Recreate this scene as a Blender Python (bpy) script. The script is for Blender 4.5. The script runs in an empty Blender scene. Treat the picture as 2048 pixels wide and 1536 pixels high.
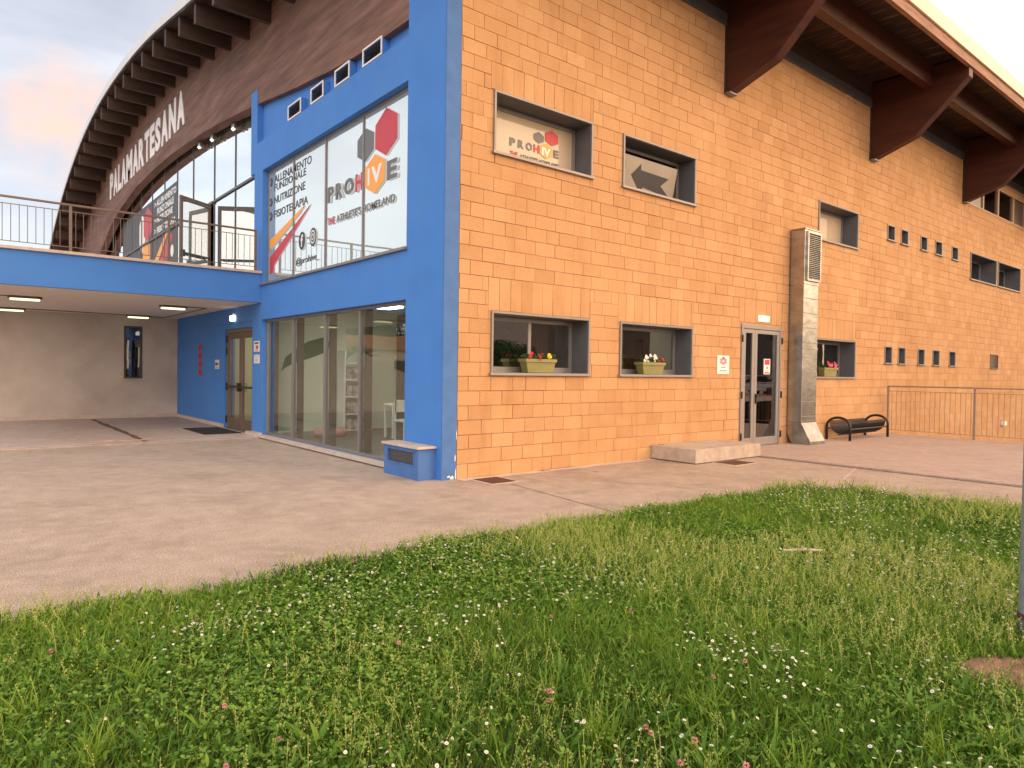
import bpy, math, random
import numpy as np
from mathutils import Matrix, Vector
R = math.radians
random.seed(7); rng = np.random.default_rng(11)
scene = bpy.context.scene
col = scene.collection

# ------------------------------------------------------------------ camera
cam_d = bpy.data.cameras.new("camera"); cam = bpy.data.objects.new("camera", cam_d); col.objects.link(cam)
yaw, pitch, roll = 0.887121028, -0.0182839708, 0.0143361053
fv = Vector((math.cos(pitch)*math.cos(yaw), math.cos(pitch)*math.sin(yaw), math.sin(pitch)))
rv = Vector((math.sin(yaw), -math.cos(yaw), 0)); uv_ = rv.cross(fv)
r2 = math.cos(roll)*rv + math.sin(roll)*uv_; u2 = -math.sin(roll)*rv + math.cos(roll)*uv_
m = Matrix((r2, u2, -fv)).transposed().to_4x4(); m.translation = Vector((-5.46099, -7.90195, 1.51319))
cam.matrix_world = m
cam_d.sensor_width = 36; cam_d.lens = 36*1377.602/2048; cam_d.clip_end = 2000; cam_d.clip_start = .05
scene.camera = cam

# ------------------------------------------------------------------ world, sun, exposure
SUN_AZ = Vector((0.62, -0.79, 0)).normalized(); SUN_EL = R(15)
world = bpy.data.worlds.new("World"); scene.world = world; world.use_nodes = True
nt = world.node_tree; nt.nodes.clear()
N = nt.nodes.new; LK = nt.links.new
def math_(nt, op, a, b=None, clamp=False):
    n = nt.nodes.new('ShaderNodeMath'); n.operation = op; n.use_clamp = clamp
    for i, v in enumerate((a, b)):
        if v is None: continue
        if isinstance(v, (int, float)): n.inputs[i].default_value = v
        else: nt.links.new(v, n.inputs[i])
    return n.outputs[0]
def mixc(nt, fac, a, b, mode='MIX'):
    n = nt.nodes.new('ShaderNodeMix'); n.data_type = 'RGBA'; n.blend_type = mode
    for s, v in ((n.inputs[0], fac), (n.inputs[6], a), (n.inputs[7], b)):
        if isinstance(v, (int, float)): s.default_value = v
        elif isinstance(v, tuple): s.default_value = (*v[:3], 1)
        else: nt.links.new(v, s)
    return n.outputs[2]
def ramp(nt, fac, stops):
    n = nt.nodes.new('ShaderNodeValToRGB'); e = n.color_ramp.elements
    while len(e) < len(stops): e.new(.5)
    for el, (p_, c) in zip(e, stops):
        el.position = p_; el.color = (c, c, c, 1) if isinstance(c, (int, float)) else (*c, 1)
    nt.links.new(fac, n.inputs[0]); return n.outputs[0]
sky = N('ShaderNodeTexSky'); sky.sky_type = 'NISHITA'; sky.sun_disc = False
sky.sun_elevation = SUN_EL; sky.sun_rotation = math.atan2(SUN_AZ.x, SUN_AZ.y)
tc = N('ShaderNodeTexCoord'); vt = tc.outputs['Generated']
sep = N('ShaderNodeSeparateXYZ'); LK(vt, sep.inputs[0])
def wdot(v):
    n = N('ShaderNodeVectorMath'); n.operation = 'DOT_PRODUCT'; LK(vt, n.inputs[0]); n.inputs[1].default_value = v; return n.outputs['Value']
zc = math_(nt, 'ADD', math_(nt, 'MAXIMUM', sep.outputs[2], 0.0), 0.22)
cmb = N('ShaderNodeCombineXYZ')
LK(math_(nt, 'DIVIDE', sep.outputs[0], zc), cmb.inputs[0]); LK(math_(nt, 'DIVIDE', sep.outputs[1], zc), cmb.inputs[1])
n1 = N('ShaderNodeTexNoise'); n1.inputs['Scale'].default_value = 1.7; n1.inputs['Detail'].default_value = 6; n1.inputs['Roughness'].default_value = .5
n1.inputs['Distortion'].default_value = .5; LK(cmb.outputs[0], n1.inputs['Vector'])
n2 = N('ShaderNodeTexNoise'); n2.inputs['Scale'].default_value = .55; n2.inputs['Detail'].default_value = 3; LK(cmb.outputs[0], n2.inputs['Vector'])
cl = ramp(nt, n1.outputs[0], [(.36, (.38, .41, .47)), (.5, (.52, .52, .575)), (.62, (.78, .77, .78))])
cl = mixc(nt, ramp(nt, n2.outputs[0], [(.4, 0.0), (.62, .55)]), cl, (.50, .51, .58))
# cloud deck is paler near the horizon and much brighter towards the west, behind the camera
hz = ramp(nt, sep.outputs[2], [(.0, 1.0), (.38, 0.0)])
cl = mixc(nt, math_(nt, 'MULTIPLY', hz, .65), cl, (.78, .77, .80))
eastw = ramp(nt, wdot((.90, .42, .1)), [(.55, 0.0), (.9, 1.0)])
cl = mixc(nt, eastw, cl, (1.02, .97, .93))
west = ramp(nt, wdot((-.55, -.83, .1)), [(.05, 0.0), (.75, 1.0)])
cl = mixc(nt, west, cl, (2.5, 2.05, 1.75))
nw = ramp(nt, wdot((-.85, .48, .15)), [(.58, 0.0), (.85, 1.0)])
cl = mixc(nt, math_(nt, 'MULTIPLY', nw, .7), cl, mixc(nt, n1.outputs[0], (.80, .92, .98), (1.25, 1.22, 1.20)))
glow = ramp(nt, wdot((SUN_AZ.x*.97, SUN_AZ.y*.97, .22)), [(.45, 0.0), (.95, 1.0)])
cl = mixc(nt, glow, cl, (2.5, 1.55, .90))
# one sunset-lit cloud low on the left
bl = ramp(nt, wdot((0.0941, 0.9550, 0.2812)), [(.9982, 0.0), (.9993, 1.0)])
n3 = N('ShaderNodeTexNoise'); n3.inputs['Scale'].default_value = 14; n3.inputs['Detail'].default_value = 5; LK(vt, n3.inputs['Vector'])
bl = math_(nt, 'MULTIPLY', bl, ramp(nt, n3.outputs[0], [(.38, 0.0), (.62, 1.0)]))
cl = mixc(nt, math_(nt, 'MULTIPLY', bl, .95), cl, (.98, .60, .42))
bg1 = N('ShaderNodeBackground'); LK(sky.outputs[0], bg1.inputs[0]); bg1.inputs[1].default_value = .05
bg2 = N('ShaderNodeBackground'); LK(cl, bg2.inputs[0]); bg2.inputs[1].default_value = 1.13
ad = N('ShaderNodeAddShader'); LK(bg1.outputs[0], ad.inputs[0]); LK(bg2.outputs[0], ad.inputs[1])
wo = N('ShaderNodeOutputWorld'); LK(ad.outputs[0], wo.inputs[0])

sd = bpy.data.lights.new("sun", 'SUN'); sd.energy = 1.5; sd.angle = R(40); sd.color = (1, .73, .46)
so = bpy.data.objects.new("sun", sd); col.objects.link(so)
to_sun = Vector((SUN_AZ.x*math.cos(SUN_EL), SUN_AZ.y*math.cos(SUN_EL), math.sin(SUN_EL)))
so.rotation_euler = to_sun.to_track_quat('Z', 'Y').to_euler(); so.location = (10, -20, 20)
scene.view_settings.view_transform = 'Standard'; scene.view_settings.look = 'None'
scene.view_settings.gamma = 1; scene.view_settings.exposure = 0.0; scene.view_settings.use_curve_mapping = False
scene.cycles.max_bounces = 8; scene.cycles.transparent_max_bounces = 12

# ------------------------------------------------------------------ materials
def new_mat(name):
    mt = bpy.data.materials.new(name); mt.use_nodes = True
    nt = mt.node_tree; nt.nodes.clear(); out = nt.nodes.new('ShaderNodeOutputMaterial')
    return mt, nt, out
def mat(name, c, rough=.6, var=.12, scale=8, bump=0, bscale=80, metal=0, stretch=(1, 1, 1), spec=.5, stain=None, stain_s=1.2, detail=5, transl=0):
    mt, nt, out = new_mat(name)
    b = nt.nodes.new('ShaderNodeBsdfPrincipled'); nt.links.new(b.outputs[0], out.inputs[0])
    tc = nt.nodes.new('ShaderNodeTexCoord'); mp = nt.nodes.new('ShaderNodeMapping'); mp.inputs['Scale'].default_value = stretch
    nt.links.new(tc.outputs['Object'], mp.inputs[0])
    no = nt.nodes.new('ShaderNodeTexNoise'); no.inputs['Scale'].default_value = scale; no.inputs['Detail'].default_value = detail
    nt.links.new(mp.outputs[0], no.inputs['Vector'])
    f = ramp(nt, no.outputs[0], [(.3, 0.0), (.7, 1.0)])
    lo = tuple(x*(1-var) for x in c); hi = tuple(min(1, x*(1+var)) for x in c)
    cc = mixc(nt, f, lo, hi)
    if stain:
        n2 = nt.nodes.new('ShaderNodeTexNoise'); n2.inputs['Scale'].default_value = stain_s; n2.inputs['Detail'].default_value = 6
        n2.inputs['Roughness'].default_value = .6; nt.links.new(mp.outputs[0], n2.inputs['Vector'])
        cc = mixc(nt, ramp(nt, n2.outputs[0], [(.45, 0.0), (.72, .8)]), cc, stain)
    nt.links.new(cc, b.inputs['Base Color']); b.inputs['Roughness'].default_value = rough; b.inputs['Metallic'].default_value = metal
    b.inputs['Specular IOR Level'].default_value = spec
    if bump:
        nb = nt.nodes.new('ShaderNodeTexNoise'); nb.inputs['Scale'].default_value = bscale; nb.inputs['Detail'].default_value = 4
        nt.links.new(mp.outputs[0], nb.inputs['Vector'])
        bp = nt.nodes.new('ShaderNodeBump'); bp.inputs['Strength'].default_value = bump; bp.inputs['Distance'].default_value = .01
        nt.links.new(nb.outputs[0], bp.inputs['Height']); nt.links.new(bp.outputs[0], b.inputs['Normal'])
    return mt
def glass(name, tint=(.8, .86, .84), refl=.12, film=None, film_f=0.0, rough=0.0, wob=.015):
    mt, nt, out = new_mat(name)
    tr = nt.nodes.new('ShaderNodeBsdfTransparent'); tr.inputs[0].default_value = (*tint, 1)
    gl = nt.nodes.new('ShaderNodeBsdfGlossy'); gl.inputs['Roughness'].default_value = rough; gl.inputs['Color'].default_value = (.95, .97, .98, 1)
    tc = nt.nodes.new('ShaderNodeTexCoord'); no = nt.nodes.new('ShaderNodeTexNoise'); no.inputs['Scale'].default_value = 1.3; no.inputs['Detail'].default_value = 1
    nt.links.new(tc.outputs['Object'], no.inputs['Vector'])
    bp = nt.nodes.new('ShaderNodeBump'); bp.inputs['Strength'].default_value = wob; bp.inputs['Distance'].default_value = .1
    nt.links.new(no.outputs[0], bp.inputs['Height']); nt.links.new(bp.outputs[0], gl.inputs['Normal'])
    lw = nt.nodes.new('ShaderNodeLayerWeight'); lw.inputs[0].default_value = .5
    fr = math_(nt, 'ADD', math_(nt, 'MULTIPLY', math_(nt, 'POWER', lw.outputs['Facing'], 5.0), .96), .04)
    f = math_(nt, 'ADD', fr, refl, clamp=True)
    base = tr.outputs[0]
    if film:
        df = nt.nodes.new('ShaderNodeBsdfDiffuse'); df.inputs[0].default_value = (*film, 1)
        m1 = nt.nodes.new('ShaderNodeMixShader'); m1.inputs[0].default_value = film_f
        nt.links.new(base, m1.inputs[1]); nt.links.new(df.outputs[0], m1.inputs[2]); base = m1.outputs[0]
    m2 = nt.nodes.new('ShaderNodeMixShader'); nt.links.new(f, m2.inputs[0]); nt.links.new(base, m2.inputs[1]); nt.links.new(gl.outputs[0], m2.inputs[2])
    nt.links.new(m2.outputs[0], out.inputs[0]); return mt
def emit(name, c, s):
    mt, nt, out = new_mat(name); e = nt.nodes.new('ShaderNodeEmission'); e.inputs[0].default_value = (*c, 1); e.inputs[1].default_value = s
    nt.links.new(e.outputs[0], out.inputs[0]); return mt
def attr_mat(name, ramp_stops, rough=.7, bump=0, bscale=60, transl=0, spec=.3, extra=None):
    """colour from the per-face / per-point 'tone' attribute"""
    mt, nt, out = new_mat(name)
    b = nt.nodes.new('ShaderNodeBsdfPrincipled'); at = nt.nodes.new('ShaderNodeAttribute'); at.attribute_name = 'tone'
    cc = ramp(nt, at.outputs['Fac'], ramp_stops)
    tc = nt.nodes.new('ShaderNodeTexCoord')
    if extra:
        for sc_, dark, a0, a1, amt, *st_ in extra:
            no = nt.nodes.new('ShaderNodeTexNoise'); no.inputs['Scale'].default_value = sc_; no.inputs['Detail'].default_value = 6
            no.inputs['Roughness'].default_value = .6; src = tc.outputs['Object']
            if st_: mp = nt.nodes.new('ShaderNodeMapping'); mp.inputs['Scale'].default_value = st_[0]; nt.links.new(src, mp.inputs[0]); src = mp.outputs[0]
            nt.links.new(src, no.inputs['Vector'])
            cc = mixc(nt, ramp(nt, no.outputs[0], [(a0, 0.0), (a1, amt)]), cc, dark, 'MULTIPLY')
    nt.links.new(cc, b.inputs['Base Color']); b.inputs['Roughness'].default_value = rough; b.inputs['Specular IOR Level'].default_value = spec
    if bump:
        nb = nt.nodes.new('ShaderNodeTexNoise'); nb.inputs['Scale'].default_value = bscale; nb.inputs['Detail'].default_value = 5
        nt.links.new(tc.outputs['Object'], nb.inputs['Vector'])
        bp = nt.nodes.new('ShaderNodeBump'); bp.inputs['Strength'].default_value = bump; bp.inputs['Distance'].default_value = .01
        nt.links.new(nb.outputs[0], bp.inputs['Height']); nt.links.new(bp.outputs[0], b.inputs['Normal'])
    sh = b.outputs[0]
    if transl:
        t = nt.nodes.new('ShaderNodeBsdfTranslucent'); nt.links.new(cc, t.inputs[0])
        mx = nt.nodes.new('ShaderNodeMixShader'); mx.inputs[0].default_value = transl
        nt.links.new(sh, mx.inputs[1]); nt.links.new(t.outputs[0], mx.inputs[2]); sh = mx.outputs[0]
    nt.links.new(sh, out.inputs[0]); return mt

M = {}
M['tuff'] = attr_mat('tuff_block', [(0, (.47, .262, .128)), (.5, (.545, .315, .158)), (1, (.60, .365, .19))], .9, .6, 90,
                     extra=[(.55, (.86, .80, .72), .42, .72, .8), (2.6, (.90, .85, .78), .5, .75, .7), (30, (.80, .74, .68), .5, .72, .55), (2.2, (.84, .78, .72), .54, .74, .75, (1.6, 1, .22)), (1.0, (1.10, 1.12, 1.16), .52, .72, .8)])
M['mortar'] = mat('tuff_joint', (.36, .19, .09), .95, .5, 1.6)
M['blue'] = mat('blue_render', (.052, .205, .60), .75, .05, 2.2, .35, 120, stain=(.062, .22, .58), stain_s=.9)
M['blue_dull'] = mat('blue_dull_render', (.065, .165, .42), .8, .10, 5, .3, 120)  # duller blue; on the pier end the fall of light is in the colour
M['wood'] = mat('weathered_plywood', (.185, .095, .070), .75, .32, 5, .5, 30, stretch=(1, .22, 2.2), stain=(.07, .030, .022), stain_s=1.3)
M['bracket'] = mat('stained_laminated_timber', (.058, .014, .007), .5, .3, 3, .2, 30, stretch=(1, .4, 3))
M['rafter'] = mat('dark_timber', (.050, .027, .018), .7, .3, 4, stretch=(.3, 3, 3))
M['metal'] = mat('grey_aluminium', (.23, .215, .215), .5, .06, 6, metal=.35)
M['alu_light'] = mat('pale_aluminium', (.27, .245, .235), .5, .05, 6, metal=.3)
M['dark_metal'] = mat('dark_window_lining', (.105, .105, .115), .55, .12, 4, metal=.1)
M['rail_metal'] = mat('painted_rail', (.30, .22, .17), .5, .1, 9, metal=.2)
M['brown_metal'] = mat('bronze_metal', (.17, .125, .10), .5, .1, 9, metal=.4)
M['black'] = mat('black_plastic', (.012, .012, .013), .4, .1, 9)
M['galv'] = mat('galvanised_steel', (.36, .36, .34), .27, .22, 3.5, .3, 9, metal=.85, stretch=(1, 1, 1.6))
M['stone'] = mat('pale_stone_sill', (.52, .43, .37), .7, .12, 9, .2)
M['grey_wall'] = mat('grey_render', (.56, .50, .44), .85, .05, 3, .3, 120, stain=(.40, .33, .28), stain_s=.7)
M['soffit'] = mat('rough_white_render', (.76, .70, .64), .9, .06, 20, .4, 90)
M['white'] = mat('white_paint', (.78, .76, .74), .6, .03, 5)
M['cream'] = mat('cream_flashing', (.80, .66, .48), .5, .05, 2)
M['wflash'] = mat('white_flashing', (.62, .66, .70), .45, .05, 2)
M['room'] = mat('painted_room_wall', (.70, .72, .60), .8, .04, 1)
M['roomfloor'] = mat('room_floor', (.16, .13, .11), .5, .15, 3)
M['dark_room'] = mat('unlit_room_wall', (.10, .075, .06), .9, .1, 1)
M['hall'] = mat('hall_wall', (.33, .36, .36), .8, .08, .4)
M['g_clear'] = glass('clear_glass', (.90, .94, .91), .03)
M['g_right'] = glass('tinted_glass', (.62, .58, .55), .10)
M['g_film'] = glass('filmed_glass', (.4, .45, .45), .42, (.58, .66, .64), .75)
M['g_curtain'] = glass('reflective_glass', (.5, .6, .6), .62, (.60, .72, .74), .30)
M['g_mirror'] = glass('mirroring_glass', (.3, .3, .3), .42, wob=.05)
M['g_cream'] = glass('cream_film_glass', (.5, .5, .5), .0, (.50, .40, .29), .96)
M['v_grey'] = mat('grey_vinyl', (.13, .135, .14), .5, .03)
M['v_shadow'] = mat('pale_grey_and_shadow', (.47, .50, .50), .5, .03)  # faint print, and the painted shadows of the window graphics
M['v_dark'] = mat('charcoal_vinyl', (.035, .035, .042), .5, .05)
M['v_red'] = mat('red_vinyl', (.52, .035, .055), .5, .04)
M['v_pink'] = mat('pale_red_and_shadow', (.62, .30, .33), .5, .04)  # pale red parts, and the painted shadows of red window graphics
M['v_orange'] = mat('orange_vinyl', (.85, .36, .055), .5, .04)
M['v_white'] = mat('white_vinyl', (.78, .78, .80), .5, .02)
M['lamp'] = emit('lit_lamp', (1, .95, .55), 1.9)
M['lampw'] = emit('lit_white_lamp', (1, .95, .85), 2.4)
M['exit'] = emit('lit_sign', (1, .97, .60), 1.6)
M['planter'] = mat('olive_plastic', (.235, .22, .075), .5, .08, 6)
M['leafg'] = attr_mat('planter_leaf', [(0, (.02, .06, .012)), (1, (.06, .13, .03))], .6)
M['pet_red'] = mat('red_petal', (.42, .01, .03), .6, .2); M['pet_yel'] = mat('yellow_petal', (.8, .55, .03), .6, .1)
M['pet_white'] = mat('white_petal', (.8, .74, .66), .6, .1); M['pet_pink'] = mat('pink_petal', (.75, .10, .22), .6, .2)
M['rubber'] = mat('black_mat', (.02, .018, .017), .9, .3, 60, .6, 200)
M['rust'] = mat('rusty_iron', (.095, .035, .024), .8, .25, 30, .5, 90)
M['paper'] = mat('paper', (.70, .70, .70), .7, .03)
M['step'] = mat('rough_cast_concrete', (.47, .39, .32), .9, .14, 9, .7, 45, stain=(.33, .26, .21), stain_s=3)

def ground_mat(name, c1, c2, c3, spec=.25, joints=None):
    mt, nt, out = new_mat(name)
    b = nt.nodes.new('ShaderNodeBsdfPrincipled'); nt.links.new(b.outputs[0], out.inputs[0])
    tc = nt.nodes.new('ShaderNodeTexCoord'); v = tc.outputs['Object']
    def noise(s, d=6, r=.6, st=None):
        n = nt.nodes.new('ShaderNodeTexNoise'); n.inputs['Scale'].default_value = s; n.inputs['Detail'].default_value = d; n.inputs['Roughness'].default_value = r
        if st:
            mp = nt.nodes.new('ShaderNodeMapping'); mp.inputs['Scale'].default_value = st; mp.inputs['Rotation'].default_value = (0, 0, .35); nt.links.new(v, mp.inputs[0]); nt.links.new(mp.outputs[0], n.inputs['Vector'])
        else: nt.links.new(v, n.inputs['Vector'])
        return n.outputs[0]
    cc = mixc(nt, ramp(nt, noise(.45), [(.35, 0.0), (.68, 1.0)]), c1, c2)
    cc = mixc(nt, ramp(nt, noise(1.5, 8, .66), [(.44, 0.0), (.68, .85)]), cc, c3)
    cc = mixc(nt, ramp(nt, noise(5.5, 9, .74), [(.44, .0), (.54, .30), (.66, .8)]), cc, tuple(min(1, x*1.42) for x in c1))
    cc = mixc(nt, ramp(nt, noise(11, 6, .7), [(.46, 0.0), (.68, .55)]), cc, c3)
    cc = mixc(nt, ramp(nt, noise(22, 7, .8), [(.50, 0.0), (.64, .45)]), cc, tuple(x*.75 for x in c3))
    cc = mixc(nt, ramp(nt, noise(38, 3), [(.35, .0), (.7, .35)]), cc, tuple(x*1.25 for x in c1))
    cc = mixc(nt, ramp(nt, noise(.8, 10, .8), [(.50, 0.0), (.62, .40)]), cc, tuple(x*.8 for x in c3))
    cc = mixc(nt, ramp(nt, noise(95, 2, .5), [(.42, .7), (.58, 0.0)]), cc, tuple(x*.62 for x in c3))
    nt.links.new(cc, b.inputs['Base Color']); b.inputs['Roughness'].default_value = .8; b.inputs['Specular IOR Level'].default_value = spec
    bp = nt.nodes.new('ShaderNodeBump'); bp.inputs['Strength'].default_value = .5; bp.inputs['Distance'].default_value = .006
    nt.links.new(noise(70, 4, .6), bp.inputs['Height']); nt.links.new(bp.outputs[0], b.inputs['Normal'])
    return mt
M['concrete'] = ground_mat('brushed_concrete', (.56, .455, .375), (.47, .38, .315), (.33, .26, .21))
M['terrace'] = ground_mat('terrace_paving', (.54, .42, .36), (.49, .375, .32), (.40, .30, .25), .45)
M['canopyfloor'] = ground_mat('shaded_paving', (.60, .50, .45), (.54, .44, .39), (.40, .32, .27), .3)
M['earth'] = mat('soil', (.035, .034, .016), .95, .3, 12, .8, 40)
M['baresoil'] = mat('dry_soil', (.26, .15, .10), .95, .25, 14, .9, 40, stain=(.16, .09, .06), stain_s=6)

# ------------------------------------------------------------------ mesh builder
class MB:
    def __init__(s): s.v = []; s.f = []; s.tone = []
    def poly(s, pts, t=0.0):
        i = len(s.v); s.v += [tuple(p) for p in pts]; s.f.append(tuple(range(i, i+len(pts)))); s.tone.append(t)
    def box(s, x0, x1, y0, y1, z0, z1, t=0.0):
        i = len(s.v)
        s.v += [(x0, y0, z0), (x1, y0, z0), (x1, y1, z0), (x0, y1, z0), (x0, y0, z1), (x1, y0, z1), (x1, y1, z1), (x0, y1, z1)]
        s.f += [tuple(i+k for k in q) for q in ((0, 3, 2, 1), (4, 5, 6, 7), (0, 1, 5, 4), (1, 2, 6, 5), (2, 3, 7, 6), (3, 0, 4, 7))]; s.tone += [t]*6
    def bar(s, a, b, w, h=None, up=(0, 0, 1)):
        h = h or w; a = Vector(a); b = Vector(b); d = (b-a).normalized(); up = Vector(up)
        if abs(d.dot(up)) > .98: up = Vector((1, 0, 0))
        x = d.cross(up).normalized()*w/2; y = x.cross(d).normalized()*h/2
        i = len(s.v); s.v += [tuple(q) for p in (a, b) for q in (p-x-y, p+x-y, p+x+y, p-x+y)]
        s.f += [tuple(i+k for k in q) for q in ((3, 2, 1, 0), (4, 5, 6, 7), (0, 1, 5, 4), (1, 2, 6, 5), (2, 3, 7, 6), (3, 0, 4, 7))]; s.tone += [0.0]*6
    def tube(s, pts, r, n=8, caps=True):
        pts = [Vector(p) for p in pts]; i0 = len(s.v); ref = None
        for k, p in enumerate(pts):
            d = (pts[min(k+1, len(pts)-1)]-pts[max(k-1, 0)]).normalized()
            if ref is None: ref = Vector((0, 0, 1)) if abs(d.z) < .9 else Vector((1, 0, 0))
            x = d.cross(ref).normalized(); y = x.cross(d).normalized(); ref = y
            rr = r[k] if isinstance(r, (list, tuple)) else r
            s.v += [tuple(p + x*rr*math.cos(2*math.pi*j/n) + y*rr*math.sin(2*math.pi*j/n)) for j in range(n)]
        for k in range(len(pts)-1):
            for j in range(n):
                a = i0+k*n+j; b = i0+k*n+(j+1) % n; s.f.append((a, b, b+n, a+n)); s.tone.append(0.0)
        if caps:
            s.f.append(tuple(i0+j for j in range(n-1, -1, -1))); s.f.append(tuple(i0+(len(pts)-1)*n+j for j in range(n))); s.tone += [0.0]*2
    def prism(s, pts, off):
        """closed polygon pts (3d), extruded by vector off"""
        n = len(pts); i = len(s.v); o = Vector(off)
        s.v += [tuple(p) for p in pts] + [tuple(Vector(p)+o) for p in pts]
        s.f.append(tuple(i+k for k in range(n-1, -1, -1))); s.f.append(tuple(i+n+k for k in range(n)))
        for k in range(n): s.f.append((i+k, i+(k+1) % n, i+n+(k+1) % n, i+n+k))
        s.tone += [0.0]*(n+2)
    def add(s, vs, fs):
        i = len(s.v); s.v += [tuple(v) for v in vs]; s.f += [tuple(i+k for k in f) for f in fs]; s.tone += [0.0]*len(fs)
    def build(s, name, mt, parent=None, bevel=0, smooth=False, tone=False):
        me = bpy.data.meshes.new(name); me.from_pydata(s.v, [], s.f); me.validate(clean_customdata=False)
        if tone and len(me.polygons) == len(s.tone):
            at = me.attributes.new('tone', 'FLOAT', 'FACE'); at.data.foreach_set('value', s.tone)
        import bmesh
        bm = bmesh.new(); bm.from_mesh(me); bmesh.ops.recalc_face_normals(bm, faces=bm.faces[:])
        bm.to_mesh(me); bm.free()
        o = bpy.data.objects.new(name, me); col.objects.link(o); me.materials.append(mt)
        if parent: o.parent = parent
        if smooth: me.polygons.foreach_set('use_smooth', [True]*len(me.polygons))
        if bevel:
            b = o.modifiers.new('edge', 'BEVEL'); b.width = bevel; b.segments = 2; b.limit_method = 'ANGLE'
        return o
def tag(o, label=None, cat=None, group=None, kind=None):
    for k, v in (('label', label), ('category', cat), ('group', group), ('kind', kind)):
        if v: o[k] = v
    return o
def empty(name, loc, label, cat, group=None, rz=0):
    o = bpy.data.objects.new(name, None); col.objects.link(o); o.location = loc; o.rotation_euler = (0, 0, rz); o.empty_display_size = .1
    return tag(o, label, cat, group)
def box(name, mt, parent, *a, bevel=0): b = MB(); b.box(*a); return b.build(name, mt, parent, bevel)
def rect_minus(r, holes):
    out = [r]
    for h in holes:
        nx = []
        for (a0, a1, b0, b1) in out:
            if h[0] >= a1 or h[1] <= a0 or h[2] >= b1 or h[3] <= b0: nx.append((a0, a1, b0, b1)); continue
            if h[0] > a0: nx.append((a0, h[0], b0, b1))
            if h[1] < a1: nx.append((h[1], a1, b0, b1))
            c0, c1 = max(a0, h[0]), min(a1, h[1])
            if h[2] > b0: nx.append((c0, c1, b0, h[2]))
            if h[3] < b1: nx.append((c0, c1, h[3], b1))
        out = nx
    return out
def curve(pts):
    xs = np.array([p[0] for p in pts], float); ys = np.array([p[1] for p in pts], float)
    mm = np.gradient(ys, xs)
    def f(x):
        i = int(np.clip(np.searchsorted(xs, x)-1, 0, len(xs)-2)); h = xs[i+1]-xs[i]; t = (x-xs[i])/h
        return float((2*t**3-3*t**2+1)*ys[i]+(t**3-2*t**2+t)*h*mm[i]+(-2*t**3+3*t**2)*ys[i+1]+(t**3-t**2)*h*mm[i+1])
    return f
_tc = {}
def text_poly(s, depth=.004, bold=.02):
    if (s, bold) in _tc: return _tc[(s, bold)]
    cu = bpy.data.curves.new('t', 'FONT'); cu.body = s; cu.size = 1; cu.offset = bold; cu.extrude = .5; cu.resolution_u = 3
    ob = bpy.data.objects.new('t', cu); col.objects.link(ob); dg = bpy.context.evaluated_depsgraph_get()
    me = bpy.data.meshes.new_from_object(ob.evaluated_get(dg))
    vs = np.array([v.co[:] for v in me.vertices]); fs = [tuple(p.vertices) for p in me.polygons]
    bpy.data.objects.remove(ob); bpy.data.curves.remove(cu); bpy.data.meshes.remove(me)
    lo = vs.min(0); hi = vs.max(0); vs = (vs-lo)/(hi-lo); _tc[(s, bold)] = (vs, fs); return vs, fs
def put_text(mb, s, fr, u0, u1, v0, v1, w0, w1, bold=.02, slant=0):
    """fr(u, v, w) maps a wall frame to space; text fills the rectangle u0..u1, v0..v1, from depth w0 to w1"""
    vs, fs = text_poly(s, bold=bold)
    mb.add([fr(u0+(u1-u0)*a+slant*(b)*(v1-v0), v0+(v1-v0)*b, w0+(w1-w0)*c) for a, b, c in vs], fs)
def flat_poly(mb, fr, pts, w0, w1):
    mb.prism([fr(u, v, w0) for u, v in pts], Vector(fr(0, 0, w1))-Vector(fr(0, 0, w0)))
def hexagon(cu_, cv, ru, rvv): return [(cu_+ru*a, cv+rvv*b) for a, b in ((0, 1), (1, .5), (1, -.5), (0, -1), (-1, -.5), (-1, .5))]

# ------------------------------------------------------------------ ground
F = -.254
def sheet(name, mt, x0, x1, y0, y1, z, label, cat=None):
    b = MB(); b.poly([(x0, y0, z), (x1, y0, z), (x1, y1, z), (x0, y1, z)]); o = b.build(name, mt); return tag(o, label, cat, kind='structure')
b = MB(); gx = [-600, 13.64, 60, 600]; gy = [-600, -13.9, -.0, 600]
for i in range(3):
    for j in range(3):
        z = -1.62 if (i == 1 and j == 1) else -.03; b.poly([(gx[i], gy[j], z), (gx[i+1], gy[j], z), (gx[i+1], gy[j+1], z), (gx[i], gy[j+1], z)])
for (p0, p1) in (((13.64, -13.9), (13.64, 0)), ((60, -13.9), (60, 0)), ((13.64, -13.9), (60, -13.9))): b.poly([(*p0, -1.62), (*p1, -1.62), (*p1, -.03), (*p0, -.03)])
tag(b.build('ground', M['earth']), 'open ground reaching the horizon', kind='structure')
sheet('pavement', M['concrete'], -40, 6.13, -14, 60, 0, 'brushed pinkish concrete pavement around the sports hall')
box_t = MB(); box_t.box(6.12, 13.62, -14, .0, -.02, .03)
tag(box_t.build('terrace', M['terrace']), 'smooth pink paved terrace before the orange wall', kind='structure')
b = MB(); b.box(-5.9, -.27, 6.98, 14.2, 0.001, .035)
tag(b.build('canopy_floor', M['canopyfloor']), 'grey paving under the blue canopy', kind='structure')
sheet('parking_area', M['concrete'], -40, 90, -60, -14, -.012, 'paved parking area away from the hall')
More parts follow.
